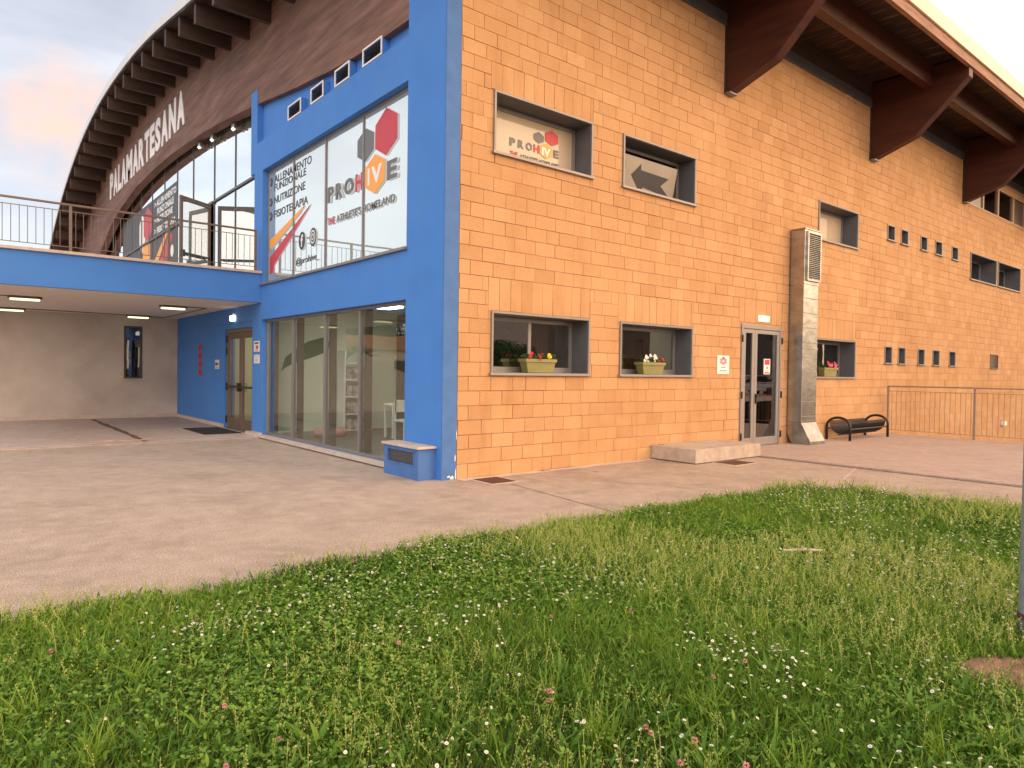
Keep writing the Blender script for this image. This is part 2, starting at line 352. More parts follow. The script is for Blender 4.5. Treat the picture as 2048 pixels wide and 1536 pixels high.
def seam(name, a, b_, w, z, mt, label):
    d = (Vector(b_)-Vector(a)); nrm = Vector((-d.y, d.x, 0)).normalized()*w/2
    m_ = MB(); n = 14; prev = None
    pts = []
    for k in range(n+1):
        p = Vector((a[0], a[1], z)) + Vector((d.x, d.y, 0))*k/n + nrm*random.uniform(-.25, .25)
        pts.append((p-nrm*random.uniform(.6, 1.2), p+nrm*random.uniform(.6, 1.2)))
    for k in range(n): m_.poly([pts[k][0], pts[k+1][0], pts[k+1][1], pts[k][1]])
    return tag(m_.build(name, mt), label, kind='structure')
M['joint'] = mat('dark_joint', (.12, .075, .055), .9, .3, 8)
M['palejoint'] = mat('pale_joint', (.56, .45, .38), .9, .1, 8)
M['whiteline'] = mat('worn_white_line', (.74, .68, .64), .8, .12, 12)
def bits(name, x, y, z, n, mt, label, cat, s0):
    q = MB()
    for k in range(n):
        a = random.uniform(0, 6.28); px, py = x+random.gauss(0, s0), y+random.gauss(0, s0*.6); w = random.uniform(.012, .03)
        c, s_ = math.cos(a)*w, math.sin(a)*w; q.poly([(px-c, py-s_, z), (px+s_*.5, py-c*.5, z+.008), (px+c, py+s_, z+.003), (px-s_*.5, py+c*.5, z+.012)])
    return tag(q.build(name, mt), label, cat)
M['dryleaf'] = mat('dry_leaf', (.16, .09, .05), .9, .3, 30)
bits('dry_leaf', -4.4, 6.55, .004, 2, M['dryleaf'], 'dry brown leaf on the pavement before the canopy', 'leaf', .03)
bits('leaf_litter', 1.55, -.13, .007, 9, M['dryleaf'], 'small heap of dry leaves at the foot of the orange wall', 'leaves', .05)
bits('leaf_litter', 2.15, -.62, .004, 3, M['dryleaf'], 'few dry leaves on the pavement right of the corner drain cover', 'leaves', .04)
bits('leaf_litter', 4.35, -.12, .25, 7, M['dryleaf'], 'dry leaves lying on the concrete step by the wall', 'leaves', .05)
bits('paper_scrap', -3.9, 12.4, .04, 2, M['paper'], 'white paper scrap on the floor under the canopy', 'litter', .04)
seam('terrace_joint', (6.10, -.95), (6.10, -9), .045, .0045, M['joint'], 'dark open joint along the terrace edge')
seam('expansion_joint', (.37, -.75), (.06, -3.3), .012, .0045, M['joint'], 'thin expansion joint across the pavement')
seam('pavement_joint', (1.05, -.02), (2.5, -3.3), .008, .0045, M['joint'], 'hairline joint in the pavement')
seam('pale_pavement_joint', (4.6, -3.2), (6.0, -2.75), .03, .0045, M['palejoint'], 'pale filled joint beside the lawn corner')
seam('kerb_strip', (-.02, -.11), (4.15, -.11), .2, .004, M['palejoint'], 'pale cement strip along the foot of the orange wall')
seam('canopy_edge_line', (-9, 7.0), (-.3, 7.0), .07, .0395, M['whiteline'], 'thin white line along the canopy floor edge')
seam('floor_drain', (-2.50, 7.0), (-2.47, 13.9), .14, .039, M['joint'], 'dark drain strip across the floor under the canopy')
b = MB()
for k in range(26):
    x = -3.45+1.0*random.random(); y = 7.08+.45*random.random(); w = random.uniform(.12, .32); h = random.uniform(.05, .11)
    b.poly([(x, y, .0400+k*.0001), (x+w, y+.03, .0400+k*.0001), (x+w*.8, y+h+.03, .0400+k*.0001), (x-.02, y+h, .0400+k*.0001)])
tag(b.build('worn_floor_paint', mat('worn_pink_paint', (.80, .42, .30), .8, .1, 14, stain=(.85, .80, .76), stain_s=9)), 'worn red and white paint marks on the canopy floor', 'paint mark')

# ------------------------------------------------------------------ building
hall = empty('sports_hall', (0, 0, 0), 'sports hall with orange block wall, blue corner and arched timber roof', 'building')
RT = curve([(-2.6, 9.05), (-2.2, 9.07), (1, 9.12), (4, 9.22), (6, 9.33), (8, 9.52), (10, 9.86), (12.1, 10.2), (16.2, 10.62), (19.5, 10.75), (23, 10.62), (26.8, 10.13), (31, 9.2), (35.3, 7.7), (39, 5.9), (43, 3.4), (47, .4)])
LO = curve([(.4, 6.64), (.95, 6.66), (2.93, 6.73), (5.07, 6.96), (7.84, 7.34), (10.59, 7.66), (12.96, 7.86), (17.97, 8.04), (21.5, 7.92), (25, 7.45), (28, 6.6), (31, 5.4), (34, 3.8), (36, 2.4), (38.5, .3)])
# openings of the orange wall: x0,x1,z0,z1
WL = [(.60, 2.54, 1.483, 2.35), (3.34, 5.28, 1.483, 2.35), (10.0, 11.9, 1.483, 2.35)]
WU = [(.60, 2.54, 4.663, 5.51), (3.34, 5.28, 4.663, 5.51), (10.0, 11.9, 4.663, 5.51)]
SX = [(13.65, 14.05), (14.50, 14.91), (15.83, 16.24), (16.90, 17.36), (18.20, 18.65)]
SM = [(a, b_, 5.13, 5.50) for a, b_ in SX] + [(a, b_, 1.88, 2.30) for a, b_ in SX]
BP = [(19.8, 22.23, 4.68, 5.50), (22.47, 24.87, 4.68, 5.50)]
LV = [(21.92, 22.66, 1.86, 2.30)]
ST = [(19.53, 30.2, 7.06, 7.94)]
DR = [(6.93, 8.45, 0.0, 2.54)]
openings = WL+WU+SM+BP+LV+ST+DR
XE = 46
blk = MB(); back = MB(); back.box(13.3, XE, .012, .30, -1.7, -.021)
for (a0, a1, b0, b1) in rect_minus((0, XE, -.02, 8.78), openings): back.box(a0, a1, .012, .30, b0, b1)

def block(a0, a1, b0, b1, tn):
    if a1-a0 < .03 or b1-b0 < .02: return
    q_ = .5+.5*math.sin(a0*.83+1.7*math.sin(b0*.9+1))*math.sin(b0*1.37+.6+.8*math.sin(a0*.51)); g = .0003+.0019*min(1, max(0, q_*1.5-.12)); j = lambda s=.0020: random.uniform(-s, s)
    yo = random.uniform(-.003, .003)
    P = [(a0+g+j(), b0+g+j()), (a1-g+j(), b0+g+j()), (a1-g+j(), b1-g+j()), (a0+g+j(), b1-g+j())]
    c = .004; cx = (a0+a1)/2; cz = (b0+b1)/2; i = len(blk.v)
    for (x, z) in P: blk.v.append((x, .013, z))
    for (x, z) in P: blk.v.append((x+(c if x < cx else -c)*.6, yo-.001, z+(c if z < cz else -c)*.6))
    blk.f += [tuple(i+k for k in q) for q in ((4, 5, 6, 7), (0, 1, 5, 4), (1, 2, 6, 5), (2, 3, 7, 6), (3, 0, 4, 7))]; blk.tone += [tn]*5
def tone(): return min(1, max(0, random.gauss(.5, .13)+(.22 if random.random() < .06 else 0)))
zrow = 0.0; rows = []
while zrow < 8.27: h = .2045 + random.uniform(-.004, .004); rows.append((zrow, min(8.28, zrow+h))); zrow += h
soldier = [(w[0]-.08, w[1]+.05, w[3]+.04, min(r_[1] for r_ in rows if r_[1] > w[3]+.38)) for w in WL+WU[:1]+DR]
rows = [(-1.64+.205*k, -1.64+.205*(k+1)) for k in range(8)] + rows
for (z0, z1) in rows:
    rowk = globals().get('rowk', 0)+1; x = (-.20 if rowk % 2 else 0)+random.uniform(-.03, .03) if z0 > -.01 else 13.3
    if random.random() < .12 and z0 > 0: x -= random.uniform(.05, .15)
    while x < XE:
        w = .402+random.uniform(-.006, .006) if random.random() < .94 else random.choice([.30, .20, .26]); a0 = max(0, x); a1 = min(XE, x+w); x += w
        if a1 <= a0: continue
        tn = tone()
        for r_ in rect_minus((a0, a1, z0, z1), openings+soldier): block(*r_, tn)
for s_ in soldier:
    x = s_[0]
    while x < s_[1]-.02:
        w = min(.205+random.uniform(-.01, .01), s_[1]-x)
        for r_ in rect_minus((x, x+w, s_[2], s_[3]), openings): block(*r_, tone())
        x += w
wall = blk.build('block_wall', M['tuff'], hall, tone=True)
back.build('wall_core', M['mortar'], wall)
box('wall_top_strip', M['dark_metal'], hall, 0, XE, -.035, .012, 8.28, 8.50)
box('wall_top_board', M['rafter'], hall, 0, XE, -.02, .012, 8.502, 8.92)

# blue facade
UO = (1.0, 7.09, 3.318, 5.768); LOo = (1.0, 7.09, .065, 2.555); DO = (7.67, 9.67, -.02, 2.43)
bl_ = MB()
for (a0, a1, b0, b1) in rect_minus((1.0, 7.6, .0, 6.42), [UO, LOo]): bl_.box(F, -.005, a0, a1, b0, b1)
bl_.box(F, -.003, .012, 1.0, 0, 6.95)                      # corner pier
bl_.box(F, F+.10, .012, 1.0, 6.95, 8.7)
bl_.box(F, -.005, 7.45, 7.84, 6.42, LO(7.6)+.3); bl_.box(F, -.005, 7.6, 7.84, 5.80, 6.42)
for (a0, a1, b0, b1) in rect_minus((7.6, 14.2, 0, 2.93), [DO]): bl_.box(F, -.005, a0, a1, b0, b1)
fac = bl_.build('blue_facade', M['blue'], hall)
box('recessed_panel', M['blue'], hall, F+.13, -.006, 1.0, 7.45, 6.42, 7.6)
b = MB(); b.box(F-.012, F-.001, 12.2, 7.68, 2.55, 2.56); b.build('plaster_line', M['blue_dull'], hall)
box('pier_end_face', M['blue_dull'], hall, F+.006, -.006, .0, .012, .0, 8.3)  # warm light on this side is painted in as a duller blue
b = MB(); b.box(-.40, F-.001, 7.0, 7.66, .0, .11); b.box(-.285, F-.001, 9.70, 14.19, .036, .12); b.build('stone_plinth', M['stone'], hall)
for (y0, y1) in ((5.02, 5.67), (3.99, 4.55), (2.94, 3.51), (1.81, 2.46)):
    x = F+.129; vb = MB(); t = .03; z0, z1 = 6.425, 6.715
    for a in ((y0, y1, z0, z0+t), (y0, y1, z1-t, z1), (y0, y0+t, z0+t, z1-t), (y1-t, y1, z0+t, z1-t)): vb.box(x-.14, x-.122, *a)
    vo = vb.build('vent', M['white'], hall, .003)
    sb_ = MB()
    for a in ((y0, y1, z0, z0+t), (y0, y1, z1-t, z1), (y0, y0+t, z0+t, z1-t), (y1-t, y1, z0+t, z1-t)): sb_.box(x-.1215, x-.001, *a)
    sb_.build('sleeve', M['blue'], vo)
    box('vent_back', M['black'], vo, x-.006, x-.001, y0+t, y1-t, z0+t, z1-t)
    sl = MB()
    for k in range(5):
        z = z0+t+.022+k*.044; sl.poly([(x-.13, y0+t, z-.01), (x-.13, y1-t, z-.01), (x-.08, y1-t, z+.012), (x-.08, y0+t, z+.012)])
    sl.build('slats', M['metal'], vo)

b = MB()
for (u, z, w, h) in ((-.012, .06, .01, .20), (-.02, .30, .012, .10), (-.05, .03, .05, .05), (-.11, .045, .04, .03), (-.004, .62, .006, .14)):
    b.poly([(u-w, -.0012, z-h*.5), (u, -.0012, z-h*.45), (u+.004, -.0012, z+h*.2), (u-w*.4, -.0012, z+h*.5), (u-w*1.1, -.0012, z+h*.1)])
b.build('chipped_plaster', M['white'], fac)
# glazing on the blue facade
def FL(x):  # frame on a plane of constant x seen from -x: u runs to the right (-y)
    return lambda u, v, w: (x-w, -u, v)
def glazing(name, y0, y1, z0, z1, mull, gm, xg, fmat, frame=.05, depth=.11, mw=.03):
    fb = MB()
    fb.box(xg-depth/2, xg+depth/2, y0, y1, z1-frame, z1); fb.box(xg-depth/2, xg+depth/2, y0, y1, z0, z0+frame)
    fb.box(xg-depth/2, xg+depth/2, y0, y0+frame, z0+frame, z1-frame); fb.box(xg-depth/2, xg+depth/2, y1-frame, y1, z0+frame, z1-frame)
    for yy in mull: fb.box(xg-depth/2, xg+depth/2, yy-mw, yy+mw, z0+frame, z1-frame)
    fo = fb.build(name, fmat, hall, .004)
    ys = [y0+frame]+[q for q in sorted(mull)]+[y1-frame]
    for k in range(len(ys)-1):
        a = ys[k]+(.03 if k else 0); c = ys[k+1]-(.03 if k < len(ys)-2 else 0)
        pb = MB(); jx = random.uniform(-.002, .002); jz = random.uniform(-.003, .002)
        pb.box(xg-.006, xg+.006, a, c, z0+frame, z1-frame)
        pb.v = [(vx+(jx if vy > (a+c)/2 else 0)+(jz if vz > (z0+z1)/2 else 0), vy, vz) for vx, vy, vz in pb.v]
        pb.build('pane', gm, fo)
    return fo
upw = glazing('shop_window', 1.0, 7.09, 3.318, 5.768, [5.68, 4.15, 2.66], M['g_film'], -.104, M['metal'], .04, .06, .022)
low = glazing('lobby_window', 1.0, 7.09, .065, 2.555, [5.64, 4.11, 2.71], M['g_clear'], -.104, M['metal'], .05, .08, .025)
box('sill', M['metal'], upw, F-.05, -.17, .97, 7.16, 3.285, 3.33, bevel=.004)
box('sill', M['stone'], low, F-.09, -.17, 1.12, 7.12, .02, .066, bevel=.004)
b = MB()
for yy in (5.64, 4.11, 2.71, 7.04): b.box(-.035, .10, yy-.02, yy+.02, .07, 2.55)
b.build('reflection_fin', M['brown_metal'], low)  # fins added in place of the bands mirrored in the panes

# lettering on the upper window
G = FL(-.1165)
def U(y): return -y
sh = MB(); dk = MB(); gy = MB(); rd = MB(); og = MB(); pk = MB(); wt = MB()
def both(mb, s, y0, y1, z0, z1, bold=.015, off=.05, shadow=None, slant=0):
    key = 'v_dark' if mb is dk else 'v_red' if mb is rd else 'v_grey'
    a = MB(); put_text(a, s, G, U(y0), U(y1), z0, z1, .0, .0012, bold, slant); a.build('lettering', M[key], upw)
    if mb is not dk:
        a = MB(); put_text(a, s, G, U(y0)+off, U(y1)+off, z0-.025, z1-.025, -.0015, -.0005, bold, slant); a.build('lettering_shadow', M['v_pink' if mb is rd else 'v_shadow'], upw)  # shadow of the letters painted as a pale offset copy
both(dk, "ALLENAMENTO", 6.76, 4.82, 5.44, 5.60, .008)
both(dk, "FUNZIONALE", 6.76, 5.08, 5.27, 5.42, .008)
both(dk, "NUTRIZIONE", 6.77, 5.12, 5.00, 5.16, .008)
both(dk, "FISIOTERAPIA", 6.77, 4.98, 4.70, 4.86, .008)
for z in (5.42, 4.99, 4.69):
    for du in (0, .07):
        for mb_, o_, w_ in ((dk, 0, 0),):
            u = U(7.02)+du+o_
            flat_poly(mb_, G, [(u, z+.17), (u+.03, z+.17), (u+.085, z+.085), (u+.03, z), (u, z), (u+.055, z+.085)], w_, w_+.003)
both(dk, "@prohive_", 5.54, 4.42, 3.53, 3.71, .004)
for cy, kind in ((5.25, 0), (4.72, 1)):
    ring = [(U(cy)+.155*math.cos(t), 4.02+.175*math.sin(t)) for t in np.linspace(0, 2*math.pi, 28, endpoint=False)]
    flat_poly(sh, G, [(u+.06, v-.02) for u, v in ring], -.004, -.001); flat_poly(dk, G, ring, 0, .003)  # offset ring paints the shadow of the icon on the pane
    if kind == 0: put_text(wt, "f", G, U(cy)-.05, U(cy)+.06, 3.90, 4.14, .004, .006, .03)
    else:
        for r0, r1, mb_, w_ in ((.115, .13, wt, .004), (.085, .10, dk, .006), (.055, .065, wt, .008), (.03, .036, dk, .010)):
            flat_poly(mb_, G, [(U(cy)+r0*math.cos(t), 4.02+r1*math.sin(t)) for t in np.linspace(0, 2*math.pi, 20, endpoint=False)], w_, w_+.0015)
for mb_, sm, pts in ((og, sh, [(6.99, 4.06), (6.99, 4.27), (5.42, 4.63), (5.12, 4.70), (5.35, 4.58), (6.75, 4.12)]),
                 (rd, pk, [(6.99, 3.55), (6.99, 3.90), (4.83, 4.67), (5.9, 4.13), (6.75, 3.72), (6.80, 3.55)])):
    a = MB(); flat_poly(a, G, [(U(y), z) for y, z in pts], 0, .003); a.build('stripe', M['v_orange' if mb_ is og else 'v_red'], upw); a = MB(); flat_poly(a, G, [(U(y)+.05, z-.02) for y, z in pts], -.004, -.001); a.build('stripe_shadow', M['v_pink' if sm is pk else 'v_shadow'], upw)  # stripe shadow painted as a second, offset shape
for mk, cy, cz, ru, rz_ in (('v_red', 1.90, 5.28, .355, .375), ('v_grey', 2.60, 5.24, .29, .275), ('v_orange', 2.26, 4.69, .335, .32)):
    a = MB(); flat_poly(a, G, hexagon(U(cy), cz, ru, rz_), .0005, .0035); a.build('emblem', M[mk], upw); a = MB(); flat_poly(a, G, hexagon(U(cy)+.06, cz-.02, ru, rz_), -.004, -.0005); a.build('emblem_shadow', M['v_shadow'], upw)  # emblem shadow painted as a pale offset hexagon
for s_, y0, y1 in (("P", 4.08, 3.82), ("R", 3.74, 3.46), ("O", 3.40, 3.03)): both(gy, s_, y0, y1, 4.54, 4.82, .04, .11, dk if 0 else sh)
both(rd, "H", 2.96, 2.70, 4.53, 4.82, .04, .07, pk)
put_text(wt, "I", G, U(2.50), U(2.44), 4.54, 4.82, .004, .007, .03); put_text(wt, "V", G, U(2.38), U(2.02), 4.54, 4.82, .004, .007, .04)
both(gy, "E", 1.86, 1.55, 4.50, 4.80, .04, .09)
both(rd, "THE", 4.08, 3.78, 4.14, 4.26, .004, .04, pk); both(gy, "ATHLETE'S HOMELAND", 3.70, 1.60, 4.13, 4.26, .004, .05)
for mb_, mt, nm in ((sh, 'v_shadow', 'lettering_shadow'), (dk, 'v_dark', 'icons'), (wt, 'v_white', 'white_lettering')):
    mb_.build(nm, M[mt], upw)

# curtain wall
XG = .10
mull = [8.27, 10.05, 11.84, 13.94, 15.80, 17.47, 19.30, 21.10, 22.84, 24.60, 26.38, 28.15, 29.93, 31.7, 33.5, 35.3]
cw = MB()
for yy in mull:
    top = LO(yy)+.25
    if top > 3.7: cw.box(XG-.02, XG+.05, yy-.019, yy+.019, 3.55, top)
cw.box(XG-.04, XG+.04, 7.62, 11.8, 5.98, 6.04); cw.box(XG-.06, XG+.04, 11.87, 36, 5.96, 6.03)
cwo = cw.build('curtain_wall', M['dark_metal'], hall, .004)
ys = [7.0]+mull+[38]
for k in range(len(ys)-1):
    a, c = ys[k]+.025, ys[k+1]-.025
    door_bay = abs(ys[k]-11.84) < .1
    def top(y): return max(3.6, LO(min(y, 38.4))+.25)
    if top(a) <= 3.6: continue
    j = random.uniform(-.006, .006)
    segs = [(3.55, 5.96), (6.04, None)] if top(c) > 6.1 else [(3.55, None)]
    for z0, z1 in segs:
        if door_bay and z0 < 4: continue
        pb = MB(); pts = [(XG+j, a, z0), (XG, c, z0)] + ([(XG, c, z1), (XG+j, a, z1)] if z1 else [(XG, c, top(c)), (XG, (a+c)/2, top((a+c)/2)), (XG+j, a, top(a))])
        pb.prism(pts, (.012, 0, 0)); pb.build('pane', M['g_curtain'], cwo)
# banner printed on the curtain wall glass
H_ = FL(XG-.002)
bd = MB(); bw = MB(); br = MB(); bo = MB()
for k in range(len(mull)-1):
    a, c = mull[k]+.03, mull[k+1]-.03
    if a > 15.7 and c < 24.7:
        for z0, z1 in ((3.9, 5.95), (6.05, 7.40)): flat_poly(bd, H_, [(-c, z0), (-a, z0), (-a, z1), (-c, z1)], 0, .003)
for s_, y0, y1, z0, z1 in (("> ALLENAMENTO", 18.95, 15.95, 7.06, 7.28), ("FUNZIONALE", 18.55, 16.25, 6.77, 6.99), ("> NUTRIZIONE", 18.95, 16.4, 6.49, 6.70), ("> FISIOTERAPIA", 18.95, 16.0, 6.12, 6.34)):
    a = MB(); put_text(a, s_, H_, -y0, -y1, z0, z1, .004, .007, .03); a.build('banner_lettering', M['v_white'], cwo)
flat_poly(br, H_, hexagon(-20.05, 6.66, .66, .64), .004, .006); flat_poly(bo, H_, hexagon(-20.2, 5.65, .60, .48), .0065, .0085)
flat_poly(bw, H_, hexagon(-20.95, 6.45, .50, .75), .0035, .0045)
flat_poly(bo, H_, [(-19.4, 5.0), (-18.6, 5.0), (-16.95, 5.98), (-17.3, 5.98)], .004, .006)
flat_poly(br, H_, [(-18.5, 4.9), (-17.4, 4.9), (-16.4, 5.75), (-16.8, 5.93)], .004, .006)
flat_poly(bw, H_, [(-16.45+.20*math.cos(t), 5.27+.2*math.sin(t)) for t in np.linspace(0, 6.28, 20, endpoint=False)], .004, .006)
for mb_, mt, nm in ((bd, 'v_dark', 'banner'), (bw, 'v_white', 'banner_lettering'), (br, 'v_red', 'red_emblem'), (bo, 'v_orange', 'orange_emblem')): mb_.build(nm, M[mt], cwo)
# open door leaf
dd = Vector((-.82, -.57, 0)).normalized(); hp = Vector((XG-.10, 11.86, 3.57)); L_ = 1.12; Hd = 2.34
lf = MB(); nn = Vector((dd.y, -dd.x, 0))
def dbar(s0, s1, z0, z1, t=.05, mb=None, off=0):
    p = [hp+dd*s0+nn*(-t/2+off), hp+dd*s1+nn*(-t/2+off), hp+dd*s1+nn*(t/2+off), hp+dd*s0+nn*(t/2+off)]
    (mb or lf).prism([tuple(q+Vector((0, 0, z0))) for q in p], (0, 0, z1-z0))
dbar(0, .09, 0, Hd); dbar(L_-.09, L_, 0, Hd); dbar(.09, L_-.09, Hd-.12, Hd); dbar(.09, L_-.09, 0, .15)
lo_ = lf.build('open_door', M['brown_metal'], hall, .004)
pn = MB(); dbar(.09, L_-.09, .15, Hd-.12, .01, pn); pn.build('pane', M['g_curtain'], lo_)
hb = MB(); dbar(.12, L_-.1, .84, .89, .04, hb, -.08); dbar(L_-.09, L_-.01, .78, .95, .09, hb, -.05); hb.build('panic_bar', M['black'], lo_)

# arched timber beam
ab = MB(); yy = np.linspace(.98, 38.3, 120); N_ = len(yy)
xa, xb_ = F+.012, XG-.09
for k in range(N_-1):
    y0, y1 = float(yy[k]), float(yy[k+1]); l0, l1, t0, t1 = LO(y0), LO(y1), RT(y0)-.2, RT(y1)-.2
    ab.poly([(xa, y0, l0), (xa, y1, l1), (xa, y1, t1), (xa, y0, t0)]); ab.poly([(xa, y0, l0), (xa, y1, l1), (xb_, y1, l1), (xb_, y0, l0)])
    ab.poly([(xb_, y0, l0), (xb_, y1, l1), (xb_, y1, t1), (xb_, y0, t0)]); ab.poly([(xa, y0, t0), (xa, y1, t1), (xb_, y1, t1), (xb_, y0, t0)])
ab.poly([(xa, .98, LO(.98)), (xb_, .98, LO(.98)), (xb_, .98, RT(.98)-.2), (xa, .98, RT(.98)-.2)])
for k in range(30):
    y0 = 38.3+(47-38.3)*k/30; y1 = 38.3+(47-38.3)*(k+1)/30
    ab.poly([(xa, y0, 0), (xa, y1, 0), (xa, y1, max(.0, RT(y1)-.2)), (xa, y0, max(0, RT(y0)-.2))])
beam = ab.build('arch_beam', M['wood'], hall)
lt = MB(); LT = FL(xa-.002); word = "PALAMARTESANA"; widths = dict(M=1.25, T=.82, E=.78, L=.72, P=.85, S=.85)
tot = sum(widths.get(c, 1) for c in word); u = -25.5; 
for c in word:
    w = widths.get(c, 1)/tot*12.1; lt = MB(); put_text(lt, c, LT, u, u+w*.86, 8.50, 9.55, 0, .02, .045); u += w; lt.build('letter', M['v_white'], beam)

# roof, rafters, eaves
rf = MB(); ysr = list(np.linspace(-2.2, 46.8, 110)); XR0, XR1 = -1.45, XE+1.5
for k in range(len(ysr)-1):
    y0, y1 = float(ysr[k]), float(ysr[k+1]); a, c = RT(y0), RT(y1)
    rf.poly([(XR0, y0, a), (XR1, y0, a), (XR1, y1, c), (XR0, y1, c)]); rf.poly([(XR0, y0, a-.2), (XR1, y0, a-.2), (XR1, y1, c-.2), (XR0, y1, c-.2)])
    rf.poly([(XR0, y0, a-.2), (XR0, y1, c-.2), (XR0, y1, c), (XR0, y0, a)]); rf.poly([(XR1, y0, a-.2), (XR1, y1, c-.2), (XR1, y1, c), (XR1, y0, a)])
def plank_mat():
    mt, nt, out = new_mat('timber_roof_deck'); b = nt.nodes.new('ShaderNodeBsdfPrincipled'); nt.links.new(b.outputs[0], out.inputs[0])
    tc = nt.nodes.new('ShaderNodeTexCoord'); mp = nt.nodes.new('ShaderNodeMapping'); mp.inputs['Scale'].default_value = (7, .8, 1); mp.inputs['Rotation'].default_value = (0, 0, -.25)
    nt.links.new(tc.outputs['Object'], mp.inputs[0]); no = nt.nodes.new('ShaderNodeTexNoise'); no.inputs['Scale'].default_value = 2.2; no.inputs['Detail'].default_value = 5
    nt.links.new(mp.outputs[0], no.inputs['Vector'])
    cc = ramp(nt, no.outputs[0], [(.35, (.012, .005, .003)), (.56, (.035, .013, .007)), (.72, (.17, .07, .035))])
    nt.links.new(cc, b.inputs['Base Color']); b.inputs['Roughness'].default_value = .7; return mt
roof = rf.build('roof', plank_mat(), hall)
fl = MB()
for k in range(len(ysr)-1):
    y0, y1 = float(ysr[k]), float(ysr[k+1]); a, c = RT(y0), RT(y1)
    fl.prism([(XR0-.03, y0, a-.16), (XR0-.03, y1, c-.16), (XR0-.03, y1, c+.07), (XR0-.03, y0, a+.07)], (.025, 0, 0))
fl.build('verge_flashing', M['wflash'], roof)
b = MB(); b.box(XR0, XR1, -2.25, -2.202, 8.82, 9.12); b.box(XR0, XR1, -2.25, -2.0, 9.121, 9.135); b.build('eave_flashing', M['cream'], roof, .004)
b = MB(); b.box(XR0, XR1, -2.2, -2.11, 8.60, 8.818); b.build('fascia_board', mat('pale_timber', (.27, .14, .09), .7, .3, 6, stretch=(.3, 3, 3)), roof, .004)
b = MB(); b.box(XR0+.1, XR1, -1.42, -1.22, 8.36, 8.885); b.build('eave_beam', M['bracket'], hall, .006)
k = 0; y = 8.07-1.33*6
for k in range(34):
    yk = y+1.33*k
    if yk < -1 or yk > 45: continue
    z1 = RT(yk)-.205
    if z1 < .8: continue
    s_ = (RT(yk+.1)-RT(yk-.1))/.2
    b = MB(); h_ = .42
    b.prism([(XR0+.06, yk-.07, z1-.07*s_), (XR0+.06, yk+.07, z1+.07*s_), (XR0+.06, yk+.07+h_*s_*.3, z1-h_+.07*s_), (XR0+.06, yk-.07+h_*s_*.3, z1-h_-.07*s_)], (1.7 if yk > 1.2 else 1.18, 0, 0))
    b.build('rafter', M['rafter'], hall, .004)
for x in (6.2, 12.5, 18.95, 25.4, 31.8, 38.2):
    b = MB(); b.prism([(x, 0.01, 6.99), (x, -.12, 6.99), (x, -1.05, 7.31), (x, -2.16, 8.40), (x, -2.16, 8.598), (x, -1.9, 8.86), (x, 0.01, 8.86)], (.24, 0, 0))
    bo_ = b.build('eave_bracket', M['bracket'], hall, .008)
    box('bracket_shoe', M['metal'], bo_, x-.006, x+.246, -.135, -.001, 6.955, 6.985)
    box('bracket_plate', M['rafter'], bo_, x-.02, x-.002, -.03, -.001, 6.97, 8.3)
# rear and side shell
b = MB(); b.box(XE-.3, XE, .31, 46, 0, 3); b.box(.4, XE, 45.5, 46, 0, .6); b.box(XE-.3, XE, .31, 34, 3, 7.6); b.build('rear_wall', M['grey_wall'], hall)
b = MB(); b.box(.32, XE-.3, .31, 44, 3.0, 3.25); b.build('upper_floor', M['hall'], hall)
b = MB(); b.box(6.5, 6.7, 6, 44, 3.26, 9.1); b.box(.35, XE-.4, 5.8, 6.0, 3.26, 9.0); b.build('hall_partition', M['hall'], hall)
# lobby behind the lower glazing
b = MB(); b.box(.03, 6.3, 7.55, 7.65, .04, 2.95); b.box(6.2, 6.35, .31, 7.55, .04, 2.95); b.build('lobby_wall', M['room'], hall)
b = MB(); b.box(-.17, 45, .31, 14.1, -.02, .045); b.build('lobby_floor', M['roomfloor'], hall)
b = MB(); b.box(-.16, 45, .31, 14.1, 2.9, 2.96); b.build('lobby_ceiling', M['room'], hall)
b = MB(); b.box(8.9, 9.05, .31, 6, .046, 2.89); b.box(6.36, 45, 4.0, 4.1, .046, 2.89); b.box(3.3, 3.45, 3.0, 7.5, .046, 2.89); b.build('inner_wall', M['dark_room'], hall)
b = MB(); b.box(2.3, 2.42, 10.2, 14, .046, 2.89); b.box(.05, 2.4, 10.3, 10.4, .046, 2.89); b.box(2.42, 2.5, 7.66, 10.3, .046, 2.89); b.build('corridor_wall', mat('warm_room_wall', (.66, .56, .34), .8, .05, 1), hall)
b = MB()
for (x, y) in ((1.6, 5.6), (1.6, 2.6), (4.6, 1.8), (1.0, 8.9)): b.box(x-.6, x+.6, y-.3, y+.3, 2.86, 2.895)
b.build('lobby_fill_panel', emit('lit_panel', (1, .98, .84), 11), hall)  # unseen ceiling panels added to brighten the lobby
b = MB(); b.bar((3, 22.0, 8.55), (3, 23.4, 8.62), .12); b.bar((3, 19.6, 8.75), (3, 20.5, 8.73), .12)
b.build('strip_light', emit('lit_tube', (1, .82, .25), 3.5), hall)

